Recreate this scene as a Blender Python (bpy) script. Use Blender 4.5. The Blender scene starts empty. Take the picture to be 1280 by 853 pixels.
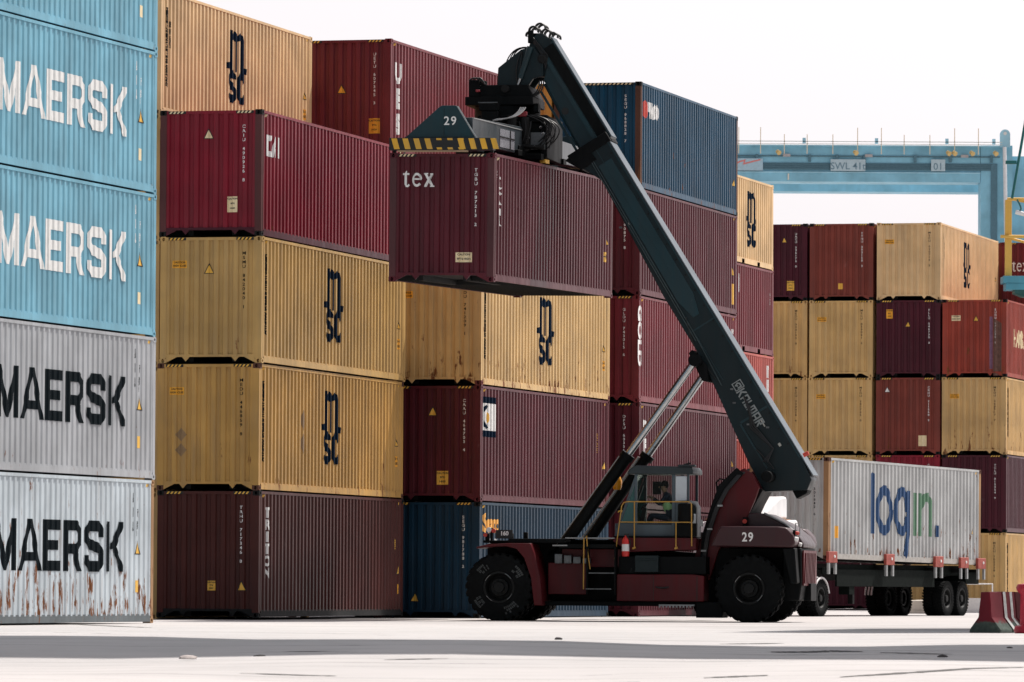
import bpy, bmesh, math, random
from mathutils import Vector, Matrix, Euler
random.seed(7)
D = bpy.data
scene = bpy.context.scene
COL = scene.collection

# ------------------------------------------------------------------ camera
cam_d = D.cameras.new('camera'); cam = D.objects.new('camera', cam_d); COL.objects.link(cam)
cam_d.sensor_width = 36.0; cam_d.lens = 7345.84 / 1280 * 36.0
cam_d.clip_start = 1.0; cam_d.clip_end = 6000
cam.matrix_world = Matrix.Translation((0, 0, .7722)) @ Matrix.Rotation(math.pi / 2 + .0419, 4, 'X') @ Matrix.Rotation(.005697, 4, 'Z')
cam_d.dof.use_dof = True; cam_d.dof.focus_distance = 139; cam_d.dof.aperture_fstop = 7.1
scene.camera = cam

# ------------------------------------------------------------------ sky, sun, exposure
SUN_EL = math.radians(56); SUN_AZ = math.radians(44)      # azimuth clockwise from +Y (away from the camera)
world = D.worlds.new('World'); scene.world = world; world.use_nodes = True
nt = world.node_tree; bg = nt.nodes['Background']
sky = nt.nodes.new('ShaderNodeTexSky'); sky.sky_type = 'NISHITA'; sky.sun_disc = False
sky.sun_elevation = SUN_EL; sky.sun_rotation = SUN_AZ
sky.air_density = 1.0; sky.dust_density = 6.0; sky.ozone_density = 1.0
hz = nt.nodes.new('ShaderNodeMix'); hz.data_type = 'RGBA'; hz.inputs[0].default_value = .68
# thin bright haze: white, brighter towards the sun and duller away from it
wtc = nt.nodes.new('ShaderNodeTexCoord'); wdot = nt.nodes.new('ShaderNodeVectorMath'); wdot.operation = 'DOT_PRODUCT'
wdot.inputs[1].default_value = (math.sin(SUN_AZ) * math.cos(SUN_EL), math.cos(SUN_AZ) * math.cos(SUN_EL), math.sin(SUN_EL))
nt.links.new(wtc.outputs['Generated'], wdot.inputs[0])
wmr = nt.nodes.new('ShaderNodeMapRange'); wmr.inputs[1].default_value = -.45; wmr.inputs[2].default_value = .55
wmr.inputs[3].default_value = .6; wmr.inputs[4].default_value = 13.2; nt.links.new(wdot.outputs['Value'], wmr.inputs[0])
wcol = nt.nodes.new('ShaderNodeVectorMath'); wcol.operation = 'SCALE'; wcol.inputs[0].default_value = (1.0, .955, .99)
wz = nt.nodes.new('ShaderNodeSeparateXYZ'); nt.links.new(wtc.outputs['Generated'], wz.inputs[0])
wzr = nt.nodes.new('ShaderNodeMapRange'); wzr.inputs[1].default_value = .10; wzr.inputs[2].default_value = .9; wzr.inputs[3].default_value = 1; wzr.inputs[4].default_value = .38
nt.links.new(wz.outputs[2], wzr.inputs[0]); wmu = nt.nodes.new('ShaderNodeMath'); wmu.operation = 'MULTIPLY'
nt.links.new(wmr.outputs[0], wmu.inputs[0]); nt.links.new(wzr.outputs[0], wmu.inputs[1])
nt.links.new(wmu.outputs[0], wcol.inputs['Scale']); nt.links.new(wcol.outputs[0], hz.inputs[7])
nt.links.new(sky.outputs[0], hz.inputs[6]); nt.links.new(hz.outputs[2], bg.inputs[0]); bg.inputs[1].default_value = .09
sun_d = D.lights.new('sun', 'SUN'); sun_d.energy = 5.0; sun_d.angle = math.radians(2.0); sun_d.color = (1, .95, .9)
sun = D.objects.new('sun', sun_d); COL.objects.link(sun)
sdir = Vector((math.sin(SUN_AZ) * math.cos(SUN_EL), math.cos(SUN_AZ) * math.cos(SUN_EL), math.sin(SUN_EL)))
sun.rotation_euler = sdir.to_track_quat('Z', 'Y').to_euler()
vs = scene.view_settings; vs.view_transform = 'Standard'; vs.look = 'None'; vs.gamma = 1; vs.use_curve_mapping = False
vs.exposure = .27

# ------------------------------------------------------------------ helpers
def add_box(bm, x0, x1, y0, y1, z0, z1, M=None):
    vs_ = [bm.verts.new((x, y, z)) for x in (x0, x1) for y in (y0, y1) for z in (z0, z1)]
    for f in ((0, 1, 3, 2), (4, 6, 7, 5), (0, 4, 5, 1), (2, 3, 7, 6), (0, 2, 6, 4), (1, 5, 7, 3)):
        bm.faces.new([vs_[i] for i in f])
    if M is not None:
        for v in vs_: v.co = M @ v.co
    return vs_

def add_prism(bm, pts, a, b, plane='XZ'):
    """polygon extruded between a and b along the missing axis"""
    def P(p, t):
        return (p[0], t, p[1]) if plane == 'XZ' else ((t, p[0], p[1]) if plane == 'YZ' else (p[0], p[1], t))
    v0 = [bm.verts.new(P(p, a)) for p in pts]; v1 = [bm.verts.new(P(p, b)) for p in pts]
    n = len(pts)
    bm.faces.new(v0); bm.faces.new(v1[::-1])
    for i in range(n): bm.faces.new((v0[i], v1[i], v1[(i + 1) % n], v0[(i + 1) % n]))

def add_cyl(bm, p0, p1, r0, r1=None, seg=16, cap=True):
    p0 = Vector(p0); p1 = Vector(p1); r1 = r0 if r1 is None else r1
    ax = (p1 - p0).normalized(); t = ax.orthogonal().normalized(); b = ax.cross(t)
    A = []; B = []
    for i in range(seg):
        a = 2 * math.pi * i / seg; d = t * math.cos(a) + b * math.sin(a)
        A.append(bm.verts.new(p0 + d * r0)); B.append(bm.verts.new(p1 + d * r1))
    for i in range(seg): bm.faces.new((A[i], A[(i + 1) % seg], B[(i + 1) % seg], B[i]))
    if cap: bm.faces.new(A[::-1]); bm.faces.new(B)

def add_tube(bm, pts, r, seg=8):
    pts = [Vector(p) for p in pts]; rings = []
    up = None
    for i, p in enumerate(pts):
        d = (pts[min(i + 1, len(pts) - 1)] - pts[max(i - 1, 0)]).normalized()
        t = d.orthogonal().normalized() if up is None else (up - d * up.dot(d)).normalized()
        up = t; b = d.cross(t)
        rings.append([bm.verts.new(p + (t * math.cos(2 * math.pi * k / seg) + b * math.sin(2 * math.pi * k / seg)) * r) for k in range(seg)])
    for a, b in zip(rings, rings[1:]):
        for k in range(seg): bm.faces.new((a[k], a[(k + 1) % seg], b[(k + 1) % seg], b[k]))
    bm.faces.new(rings[0][::-1]); bm.faces.new(rings[-1])

def add_lathe(bm, prof, c, axis='Y', seg=40, closed=True):
    """prof: (radius, offset along axis)"""
    rings = []
    for i in range(seg):
        a = 2 * math.pi * i / seg; ca, sa = math.cos(a), math.sin(a); R = []
        for r, o in prof:
            v = (r * ca, o, r * sa) if axis == 'Y' else ((o, r * ca, r * sa) if axis == 'X' else (r * ca, r * sa, o))
            R.append(bm.verts.new(Vector(c) + Vector(v)))
        rings.append(R)
    n = len(prof)
    for i in range(seg):
        a, b = rings[i], rings[(i + 1) % seg]
        for k in range(n if closed else n - 1):
            bm.faces.new((a[k], a[(k + 1) % n], b[(k + 1) % n], b[k]))

def arc(p0, p1, sag, n=10):
    """sagging (or arching) line between two points"""
    p0 = Vector(p0); p1 = Vector(p1); s = Vector(sag); out = []
    for i in range(n + 1):
        t = i / n; out.append(p0.lerp(p1, t) + s * 4 * t * (1 - t))
    return out

def finish(bm, smooth=0):
    bmesh.ops.recalc_face_normals(bm, faces=bm.faces)
    me = D.meshes.new('mesh'); bm.to_mesh(me); bm.free()
    if smooth:
        me.polygons.foreach_set('use_smooth', [True] * len(me.polygons)); me.set_sharp_from_angle(angle=math.radians(smooth))
    return me

XF = None
def obj(name, bm, mat, parent=None, M=None, bevel=0, smooth=0):
    if XF is not None and not isinstance(bm, bpy.types.Mesh):
        for v in bm.verts: v.co.x = v.co.x * XF[0] + XF[1]
    me = bm if isinstance(bm, bpy.types.Mesh) else finish(bm, smooth)
    if not isinstance(bm, bpy.types.Mesh): me.name = name
    o = D.objects.new(name, me); COL.objects.link(o)
    if parent is not None: o.parent = parent
    if M is not None: o.matrix_local = M
    if mat is not None:
        if len(me.materials) == 0: me.materials.append(None)
        o.material_slots[0].link = 'OBJECT'; o.material_slots[0].material = mat
    if bevel:
        b = o.modifiers.new('bevel', 'BEVEL'); b.width = bevel; b.segments = 2; b.limit_method = 'ANGLE'
        me.polygons.foreach_set('use_smooth', [True] * len(me.polygons)); me.set_sharp_from_angle(angle=math.radians(50))
        b.harden_normals = False
    return o

def thing(name, label, cat, M, group=None):
    o = D.objects.new(name, None); COL.objects.link(o); o.matrix_world = M
    o.empty_display_size = .3
    o['label'] = label; o['category'] = cat
    if group: o['group'] = group
    return o

def tag(o, label, cat, group=None):
    o['label'] = label; o['category'] = cat
    if group: o['group'] = group
    return o

def BM(): return bmesh.new()

# ------------------------------------------------------------------ materials
MATS = {}
def nodes(name):
    m = D.materials.new(name); m.use_nodes = True
    return m, m.node_tree, m.node_tree.nodes['Principled BSDF']

def N(nt, t, **kw):
    n = nt.nodes.new(t)
    for k, v in kw.items(): setattr(n, k, v)
    return n

def math_(nt, op, a, b=None, clamp=False):
    n = nt.nodes.new('ShaderNodeMath'); n.operation = op; n.use_clamp = clamp
    for i, v in enumerate((a, b)):
        if v is None: continue
        if isinstance(v, (int, float)): n.inputs[i].default_value = v
        else: nt.links.new(v, n.inputs[i])
    return n.outputs[0]

def mixc(nt, fac, a, b):
    n = nt.nodes.new('ShaderNodeMix'); n.data_type = 'RGBA'
    for i, v in ((0, fac), (6, a), (7, b)):
        if isinstance(v, (int, float)): n.inputs[i].default_value = v
        elif isinstance(v, tuple): n.inputs[i].default_value = (*v, 1)
        else: nt.links.new(v, n.inputs[i])
    return n.outputs[2]

def noise(nt, vec, scale, detail=3, rough=.55, mscale=(1, 1, 1)):
    mp = nt.nodes.new('ShaderNodeMapping'); mp.inputs['Scale'].default_value = mscale
    nt.links.new(vec, mp.inputs[0])
    n = nt.nodes.new('ShaderNodeTexNoise'); n.inputs['Scale'].default_value = scale
    n.inputs['Detail'].default_value = detail; n.inputs['Roughness'].default_value = rough
    nt.links.new(mp.outputs[0], n.inputs['Vector']); return n.outputs[0]

def ramp(nt, v, a, b):
    n = nt.nodes.new('ShaderNodeMapRange'); n.clamp = True
    nt.links.new(v, n.inputs[0]); n.inputs[1].default_value = a; n.inputs[2].default_value = b
    return n.outputs[0]

def paint(name, col, rust=0., grime=.35, rough=.42, bumpy=.35, metal=0, spec=.2, mould=0):
    key = ('p', name)
    if key in MATS: return MATS[key]
    m, t, b = nodes(name)
    geo = N(t, 'ShaderNodeNewGeometry').outputs['Position']
    tc = N(t, 'ShaderNodeTexCoord').outputs['Object']
    big = noise(t, geo, .8, 3)
    streak = noise(t, geo, 5.0, 4, .6, (1, 1, .12))
    fine = noise(t, geo, 14, 3)
    c = mixc(t, ramp(t, big, .3, .7), tuple(x * .80 for x in col), tuple(min(1, x * 1.16) for x in col))
    grey = sum(col) / 3
    dirt = tuple(.55 * x + .15 * grey + .008 for x in col)
    c = mixc(t, math_(t, 'MULTIPLY', ramp(t, streak, .42, .72), min(1, grime * 1.3)), c, dirt)
    # pale scuffs
    sc = noise(t, geo, 2.6, 6, .72, (1, 1, .5))
    c = mixc(t, math_(t, 'MULTIPLY', ramp(t, sc, .66, .74), .22 * min(1, grime * 2)), c, tuple(min(1, .5 * x + .2) for x in col))
    rmask = None
    if rust > 0:
        z = N(t, 'ShaderNodeSeparateXYZ'); t.links.new(tc, z.inputs[0])
        low = ramp(t, z.outputs[2], 1.7, .1)
        spots = noise(t, geo, 5.2, 6, .66, (1, 1, .34))
        thr = math_(t, 'ADD', spots, math_(t, 'MULTIPLY', low, .13))
        rmask = ramp(t, thr, .80 - .2 * rust, .86 - .2 * rust)
        run = noise(t, geo, 7.5, 3, .6, (1, 1, .06))
        halo = ramp(t, math_(t, 'ADD', run, math_(t, 'MULTIPLY', low, .10)), .82 - .2 * rust, .98 - .2 * rust)
        c = mixc(t, math_(t, 'MULTIPLY', halo, .5), c, (.33, .16, .07))
        rc = mixc(t, fine, (.07, .022, .012), (.26, .10, .035))
        c = mixc(t, rmask, c, rc)
    if mould:
        zz = N(t, 'ShaderNodeSeparateXYZ'); t.links.new(tc, zz.inputs[0]); mn = noise(t, geo, 9, 5, .7)
        c = mixc(t, ramp(t, math_(t, 'ADD', mn, ramp(t, zz.outputs[2], .34, .0)), .86, .98), c, mixc(t, fine, (.012, .022, .018), (.10, .13, .11)))
    t.links.new(c, b.inputs['Base Color'])
    r = math_(t, 'ADD', math_(t, 'MULTIPLY', ramp(t, streak, .3, .8), .18), rough - .08, True)
    if rmask is not None: r = math_(t, 'ADD', r, math_(t, 'MULTIPLY', rmask, .35), True)
    t.links.new(r, b.inputs['Roughness'])
    b.inputs['Metallic'].default_value = metal; b.inputs['Specular IOR Level'].default_value = spec
    bu = N(t, 'ShaderNodeBump'); bu.inputs['Strength'].default_value = bumpy; bu.inputs['Distance'].default_value = .03
    t.links.new(math_(t, 'ADD', big, math_(t, 'MULTIPLY', fine, .12)), bu.inputs['Height']); t.links.new(bu.outputs[0], b.inputs['Normal'])
    MATS[key] = m; return m

def flat(name, col, rough=.55, metal=0, wear=.18, spec=.4, emit=0):
    key = ('f', name)
    if key in MATS: return MATS[key]
    m, t, b = nodes(name)
    geo = N(t, 'ShaderNodeNewGeometry').outputs['Position']
    n = noise(t, geo, 9, 5, .65)
    c = mixc(t, ramp(t, n, .35, .75), col, tuple(x * (1 - wear) for x in col))
    t.links.new(c, b.inputs['Base Color'])
    b.inputs['Metallic'].default_value = metal; b.inputs['Specular IOR Level'].default_value = spec
    t.links.new(math_(t, 'ADD', math_(t, 'MULTIPLY', n, .25), rough - .12, True), b.inputs['Roughness'])
    if emit: b.inputs['Emission Color'].default_value = (*col, 1); b.inputs['Emission Strength'].default_value = emit
    MATS[key] = m; return m

WHITE = flat('lettering white', (.78, .78, .76)); INK = flat('lettering dark', (.004, .008, .011), .9, 0, .3, .05)
YEL = flat('warning yellow', (.80, .46, .07)); ORG = flat('label orange', (.85, .40, .03)); BLK = flat('label black', (.012, .012, .012))
CREAM = flat('label cream', (.82, .68, .42)); NAVY = flat('logo navy', (.004, .013, .03), .9, 0, .3, .05); LBLUE = flat('logo blue', (.004, .05, .15))
LGREEN = flat('logo green', (.08, .19, .11)); RED = flat('logo red', (.55, .06, .04)); SEAOR = flat('logo orange', (.86, .42, .08))
STEEL = flat('dark steel', (.010, .0105, .0105), .65, 0, .3, .2); RUBBER = flat('rubber', (.0055, .0065, .0068), .85, 0, .5, .12)
CAST = flat('corner steel', (.07, .05, .045), .7, 0, .5)

# ------------------------------------------------------------------ ground
def ground_z(y):
    pts = [(-400, -.5), (40, -.42), (63, -.25), (82, -.235), (92, -.08), (104, 0.0), (3000, 0.0)]
    for (a, za), (b, zb) in zip(pts, pts[1:]):
        if a <= y <= b:
            t = (y - a) / (b - a); t = t * t * (3 - 2 * t); return za + (zb - za) * t
    return 0

def ground_mat():
    m, t, b = nodes('concrete yard')
    g = N(t, 'ShaderNodeNewGeometry').outputs['Position']
    n1 = noise(t, g, .09, 5, .6, (1, .55, 1)); n2 = noise(t, g, .9, 6, .7); n3 = noise(t, g, 7, 4, .7)
    c = mixc(t, ramp(t, n1, .35, .68), (.47, .445, .435), (.37, .355, .35))
    c = mixc(t, math_(t, 'MULTIPLY', ramp(t, n2, .45, .75), .3), c, (.30, .285, .27))
    # tyre tracks and old stains running across the yard
    tr = noise(t, g, 1.0, 6, .7, (.07, 1.1, 1))
    c = mixc(t, math_(t, 'MULTIPLY', ramp(t, tr, .56, .66), .6), c, (.15, .145, .14))
    oil = noise(t, g, .55, 7, .75, (.35, 1.0, 1))
    c = mixc(t, math_(t, 'MULTIPLY', ramp(t, oil, .64, .68), .9), c, (.035, .033, .032))
    # slab joints, 6 m by 4.5 m
    sp = N(t, 'ShaderNodeSeparateXYZ'); t.links.new(g, sp.inputs[0])
    jy = math_(t, 'ABSOLUTE', math_(t, 'SUBTRACT', math_(t, 'FRACT', math_(t, 'DIVIDE', math_(t, 'ADD', sp.outputs[1], math_(t, 'MULTIPLY', n2, .10)), 6.5)), .5))
    c = mixc(t, math_(t, 'MULTIPLY', math_(t, 'LESS_THAN', jy, .006), .6), c, (.10, .095, .09))
    t.links.new(c, b.inputs['Base Color'])
    b.inputs['Roughness'].default_value = .85; b.inputs['Specular IOR Level'].default_value = .2
    bu = N(t, 'ShaderNodeBump'); bu.inputs['Strength'].default_value = .4; bu.inputs['Distance'].default_value = .02
    t.links.new(math_(t, 'ADD', n2, math_(t, 'MULTIPLY', n3, .5)), bu.inputs['Height']); t.links.new(bu.outputs[0], b.inputs['Normal'])
    return m

bm = BM()
ys = [-400, -100, 0, 20, 30] + [40 + i * 1.0 for i in range(0, 72)] + [120, 140, 200, 300, 600, 3000]
xs = [-2500, -400, -100, -40] + [-20 + i * 1.6 for i in range(26)] + [40, 100, 400, 2500]
grid = []
rg = random.Random(3)
for y in ys:
    row = []
    for x in xs:
        z = ground_z(y)
        if 40 <= y <= 103 and abs(x) < 25:
            z += (.040 * math.sin(x * .30 + y * .17) + .022 * math.sin(x * .8 - y * .13 + 1) + .006 * math.sin(x * 1.9 + y * .4) + rg.uniform(-.002, .002)) * (1 if y < 98 else .3)
        row.append(bm.verts.new((x, y, z)))
    grid.append(row)
for a, b in zip(grid, grid[1:]):
    for k in range(len(xs) - 1): bm.faces.new((a[k], a[k + 1], b[k + 1], b[k]))
g_o = obj('ground', bm, ground_mat(), smooth=60); g_o['kind'] = 'structure'

# ------------------------------------------------------------------ containers
W = 2.438
RIB = [1.0]
def prof_side_breaks(L):
    a, e = -L / 2 + .19, L / 2 - .19; n = max(1, round((e - a) / .278)); p = (e - a) / n
    out = [(-L / 2 - 1, 0), (a, 0)]
    s = .07 / .278 * p
    x = a
    for i in range(n):
        e1, e2, dp = (.68, 1.25, .037) if RIB[0] == 1.0 else (.62, 1.45, .022)
        out += [(x + s * e1, 0), (x + s * e2, dp), (x + s * (3.97 - e2), dp), (x + s * (3.97 - e1), 0)]
        x += p
    out += [(e, 0), (L / 2 + 1, 0)]
    return out
def prof_end_breaks():
    a, e = .17, W - .17; n = 9; p = (e - a) / n; out = [(-1, 0), (a, 0)]; x = a
    for i in range(n):
        out += [(x + p * .22, 0), (x + p * .33, .042), (x + p * .67, .042), (x + p * .78, 0)]; x += p
    return out + [(e, 0), (W + 1, 0)]
def interp(br, u):
    for (a, da), (b, db) in zip(br, br[1:]):
        if a <= u <= b: return da + (db - da) * (u - a) / (b - a) if b > a else da
    return 0

GEO = {}
def container_geo(L, H):
    k = (L, H, RIB[0])
    if k in GEO: return GEO[k]
    g = {}; h = L / 2; w = W / 2
    sb = prof_side_breaks(L); eb = prof_end_breaks()
    # side panel (right, y=-w)
    def side(sign):
        bm = BM(); rows = []
        for x, d in sb:
            x = min(max(x, -h + .12), h - .12)
            y = sign * (w - .008 - d)
            rows.append((bm.verts.new((x, y, .15)), bm.verts.new((x, y, H - .045))))
        for a, b in zip(rows, rows[1:]):
            if (a[0].co - b[0].co).length > 1e-5: bm.faces.new((a[0], b[0], b[1], a[1]))
        me = finish(bm); me.name = 'side_panel'; return me
    g['side_r'] = side(-1); g['side_l'] = side(1)
    def end(sign):
        bm = BM(); rows = []
        for u, d in eb:
            u = min(max(u, .12), W - .12); x = sign * (h - .012 - d)
            rows.append((bm.verts.new((x, w - u, .19)), bm.verts.new((x, w - u, H - .05))))
        for a, b in zip(rows, rows[1:]):
            if (a[0].co - b[0].co).length > 1e-5: bm.faces.new((a[0], b[0], b[1], a[1]))
        me = finish(bm); me.name = 'end_panel'; return me
    g['end_n'] = end(-1); g['end_f'] = end(1)
    bm = BM(); add_box(bm, -h + .1, h - .1, -w + .05, w - .05, H - .05, H - .03); g['roof'] = finish(bm)
    # underframe: cross members, gooseneck tunnel plate and fork pockets
    bm = BM(); add_box(bm, -h + .1, h - .1, -w + .05, w - .05, .15, .17)
    x = -h + (3.3 if L > 10 else .4)
    while x < h - .3:
        add_box(bm, x, x + .06, -w + .06, w - .06, .035, .149); x += .32
    if L > 10:
        for s in (-1, 1):
            add_box(bm, -h + .2, -h + 3.3, s * .52 - .06, s * .52 + .06, .03, .149)
            for i in range(8): add_box(bm, -h + .5 + i * .35, -h + .55 + i * .35, min(s * .585, s * (w - .06)), max(s * .585, s * (w - .06)), .04, .149)
    g['under'] = finish(bm)
    for nm, s in (('post_r', -1), ('post_l', 1)):
        for e, t in (('n', -1), ('f', 1)):
            bm = BM()
            add_box(bm, *sorted((t * h, t * (h - .13))), *sorted((s * (w - .008), s * (w - .16))), .118, H - .118)
            # folded lip of the post on the long side
            add_box(bm, *sorted((t * (h - .131), t * (h - .17))), *sorted((s * (w - .003), s * (w - .05))), .16, H - .118)
            g[nm + e] = finish(bm)
    def cast(sx, sy, z0):
        bm = BM(); lx, ly, lz = .178, .162, .118
        # body as five closed faces + two faces with an oval aperture
        x0, x1 = sorted((sx * h, sx * (h - lx))); y0, y1 = sorted((sy * w, sy * (w - ly))); z1 = z0 + lz
        def ring(axis, val, c, half, rad, depth, sgn):
            n = 16; O = []; I = []; K = []
            for i in range(n):
                a = 2 * math.pi * (i + .5) / n; ca, sa = math.cos(a), math.sin(a)
                m = max(abs(ca), abs(sa)); o = (ca / m * half[0], sa / m * half[1]); q = (ca * rad[0], sa * rad[1])
                def P(uv, d):
                    return (c[0] + uv[0], val + d, c[1] + uv[1]) if axis == 'y' else (val + d, c[0] + uv[0], c[1] + uv[1])
                O.append(bm.verts.new(P(o, 0))); I.append(bm.verts.new(P(q, 0))); K.append(bm.verts.new(P(q, -sgn * depth)))
            for i in range(n):
                j = (i + 1) % n
                bm.faces.new((O[i], O[j], I[j], I[i])); bm.faces.new((I[i], I[j], K[j], K[i]))
            bm.faces.new(K)
        ring('y', sy * w, ((x0 + x1) / 2, (z0 + z1) / 2), (lx / 2, lz / 2), (.045, .032), .09, sy)
        ring('x', sx * h, ((y0 + y1) / 2, (z0 + z1) / 2), (ly / 2, lz / 2), (.033, .045), .09, sx)
        def q(*p): bm.faces.new([bm.verts.new(v) for v in p])
        q((x0, y0, z0), (x1, y0, z0), (x1, y1, z0), (x0, y1, z0)); q((x0, y0, z1), (x1, y0, z1), (x1, y1, z1), (x0, y1, z1))
        xi = sx * (h - lx); yi = sy * (w - ly)
        q((xi, y0, z0), (xi, y1, z0), (xi, y1, z1), (xi, y0, z1)); q((x0, yi, z0), (x1, yi, z0), (x1, yi, z1), (x0, yi, z1))
        me = D.meshes.new('corner_casting'); bm.to_mesh(me); bm.free(); return me
    for a, sx in (('n', -1), ('f', 1)):
        for b, sy in (('r', -1), ('l', 1)):
            for c, z in (('b', 0), ('t', H - .118)): g['cast' + a + b + c] = cast(sx, sy, z)
    for b, s in (('r', -1), ('l', 1)):
        bm = BM(); add_box(bm, -h + .179, h - .179, *sorted((s * w, s * (w - .06))), H - .076, H - .014); g['toprail' + b] = finish(bm)
        bm = BM()
        zt, zb = .185, .028
        if L > 10: segs = [(-h + .179, h - .179)]
        else:
            segs = [(-h + .179, -1.21), (-.86, .86), (1.21, h - .179)]
            add_box(bm, -h + .179, h - .179, *sorted((s * (w - .004), s * (w - .05))), zt - .028, zt)
        for a, e in segs:
            add_box(bm, a, e, *sorted((s * (w - .002), s * (w - .012))), zb, zt - .03)
            add_box(bm, a, e, *sorted((s * (w - .0125), s * (w - .06))), zb, zb + .012)
        add_box(bm, -h + .179, h - .179, *sorted((s * (w - .0125), s * (w - .05))), zt - .029, zt - .002)
        g['botrail' + b] = finish(bm)
    for a, s in (('n', -1), ('f', 1)):
        bm = BM(); add_box(bm, *sorted((s * (h - .001), s * (h - .07))), -w + .163, w - .163, H - .088, H - .02); g['topend' + a] = finish(bm)
        bm = BM(); add_box(bm, *sorted((s * (h - .002), s * (h - .07))), -w + .163, w - .163, .148, .205)
        xx = sorted((s * (h - .004), s * (h - .03)))
        for q in (-1, 1):
            add_prism(bm, [(q * (w - .163), .147), (q * (w - .42), .147), (q * (w - .163), .02)], xx[0], xx[1], 'YZ')
            add_prism(bm, [(q * .50, .147), (q * .68, .147), (q * .59, .045)], xx[0], xx[1], 'YZ')
        g['botend' + a] = finish(bm)
    GEO[k] = g; return g

# --- decals that follow the corrugation ------------------------------------------------
def polys_bm(polys):
    bm = BM()
    for i, p in enumerate(polys):
        f = bm.faces.new([bm.verts.new((x, y, i * .0004)) for x, y in p])
    bmesh.ops.triangulate(bm, faces=bm.faces); return bm

TXT = {}
def text_polys(body, size=.1, bold=0, align='CENTER', spacing=1.0, line=1.0, sx=1.0):
    c = D.curves.new('t', 'FONT'); c.body = body; c.size = size; c.offset = bold; c.align_x = align; c.align_y = 'TOP'
    c.space_character = spacing; c.space_line = line; c.resolution_u = 3
    o = D.objects.new('t', c); me = D.meshes.new_from_object(o)
    tri = []
    me.calc_loop_triangles()
    for t in me.loop_triangles: tri.append([(me.vertices[i].co.x * sx, me.vertices[i].co.y) for i in t.vertices])
    D.objects.remove(o); D.curves.remove(c); D.meshes.remove(me)
    return tri

def tri_bm(tris):
    bm = BM()
    for t in tris:
        try: bm.faces.new([bm.verts.new((x, y, 0)) for x, y in t])
        except ValueError: pass
    return bm

def conform(bm, L, face, off=.003):
    """(u,v,stack order) -> surface of the long right side ('R') or of the near end ('E')"""
    br = prof_side_breaks(L) if face == 'R' else prof_end_breaks()
    us = [v.co.x for v in bm.verts]
    if not us: return bm
    lo, hi = min(us), max(us); sh = -L / 2 if face == 'R' else 0
    for x, d in br:
        u = x - sh
        if lo < u < hi:
            bmesh.ops.bisect_plane(bm, geom=bm.verts[:] + bm.edges[:] + bm.faces[:], plane_co=(u, 0, 0), plane_no=(1, 0, 0), dist=1e-5)
    for v in bm.verts:
        u, z, k = v.co
        if face == 'R': v.co = (u - L / 2, -W / 2 + .008 + interp(br, u - L / 2) - off - k, z)
        elif face == 'RF': v.co = (u - L / 2, -W / 2 - off - k, z)
        elif face == 'E': v.co = (-L / 2 + .012 + interp(br, u) - off - k, W / 2 - u, z)
    return bm

def flatdecal(bm, L, face, off=.004):
    for v in bm.verts:
        u, z, k = v.co
        v.co = (u - L / 2, -W / 2 - off - k, z) if face == 'R' else (-L / 2 - off - k, W / 2 - u, z)
    return bm

def stroke(pts, w, closed=False):
    """mitred polyline of width w -> list of quads"""
    P = [Vector((*p, 0)) for p in pts]; n = len(P); out = []; side = []
    for i in range(n):
        if closed: a, b = P[i - 1], P[(i + 1) % n]
        else: a, b = P[max(i - 1, 0)], P[min(i + 1, n - 1)]
        d1 = (P[i] - a).normalized() if (P[i] - a).length > 1e-9 else (b - P[i]).normalized()
        d2 = (b - P[i]).normalized() if (b - P[i]).length > 1e-9 else d1
        n1 = Vector((-d1.y, d1.x, 0)); n2 = Vector((-d2.y, d2.x, 0)); m = (n1 + n2).normalized()
        k = 1 / max(.35, m.dot(n1)); side.append((P[i] + m * k * w / 2, P[i] - m * k * w / 2))
    for i in range(n if closed else n - 1):
        a, b = side[i], side[(i + 1) % n]; out.append([(a[0].x, a[0].y), (b[0].x, b[0].y), (b[1].x, b[1].y), (a[1].x, a[1].y)])
    return out
def place(polys, x, y, sx=1, sy=1): return [[(x + px * sx, y + py * sy) for px, py in p] for p in polys]
def ell(cx, cy, rx, ry, n=20, a0=0, a1=360): return [(cx + rx * math.cos(math.radians(a0 + (a1 - a0) * i / n)), cy + ry * math.sin(math.radians(a0 + (a1 - a0) * i / n))) for i in range(n + 1)]

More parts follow.
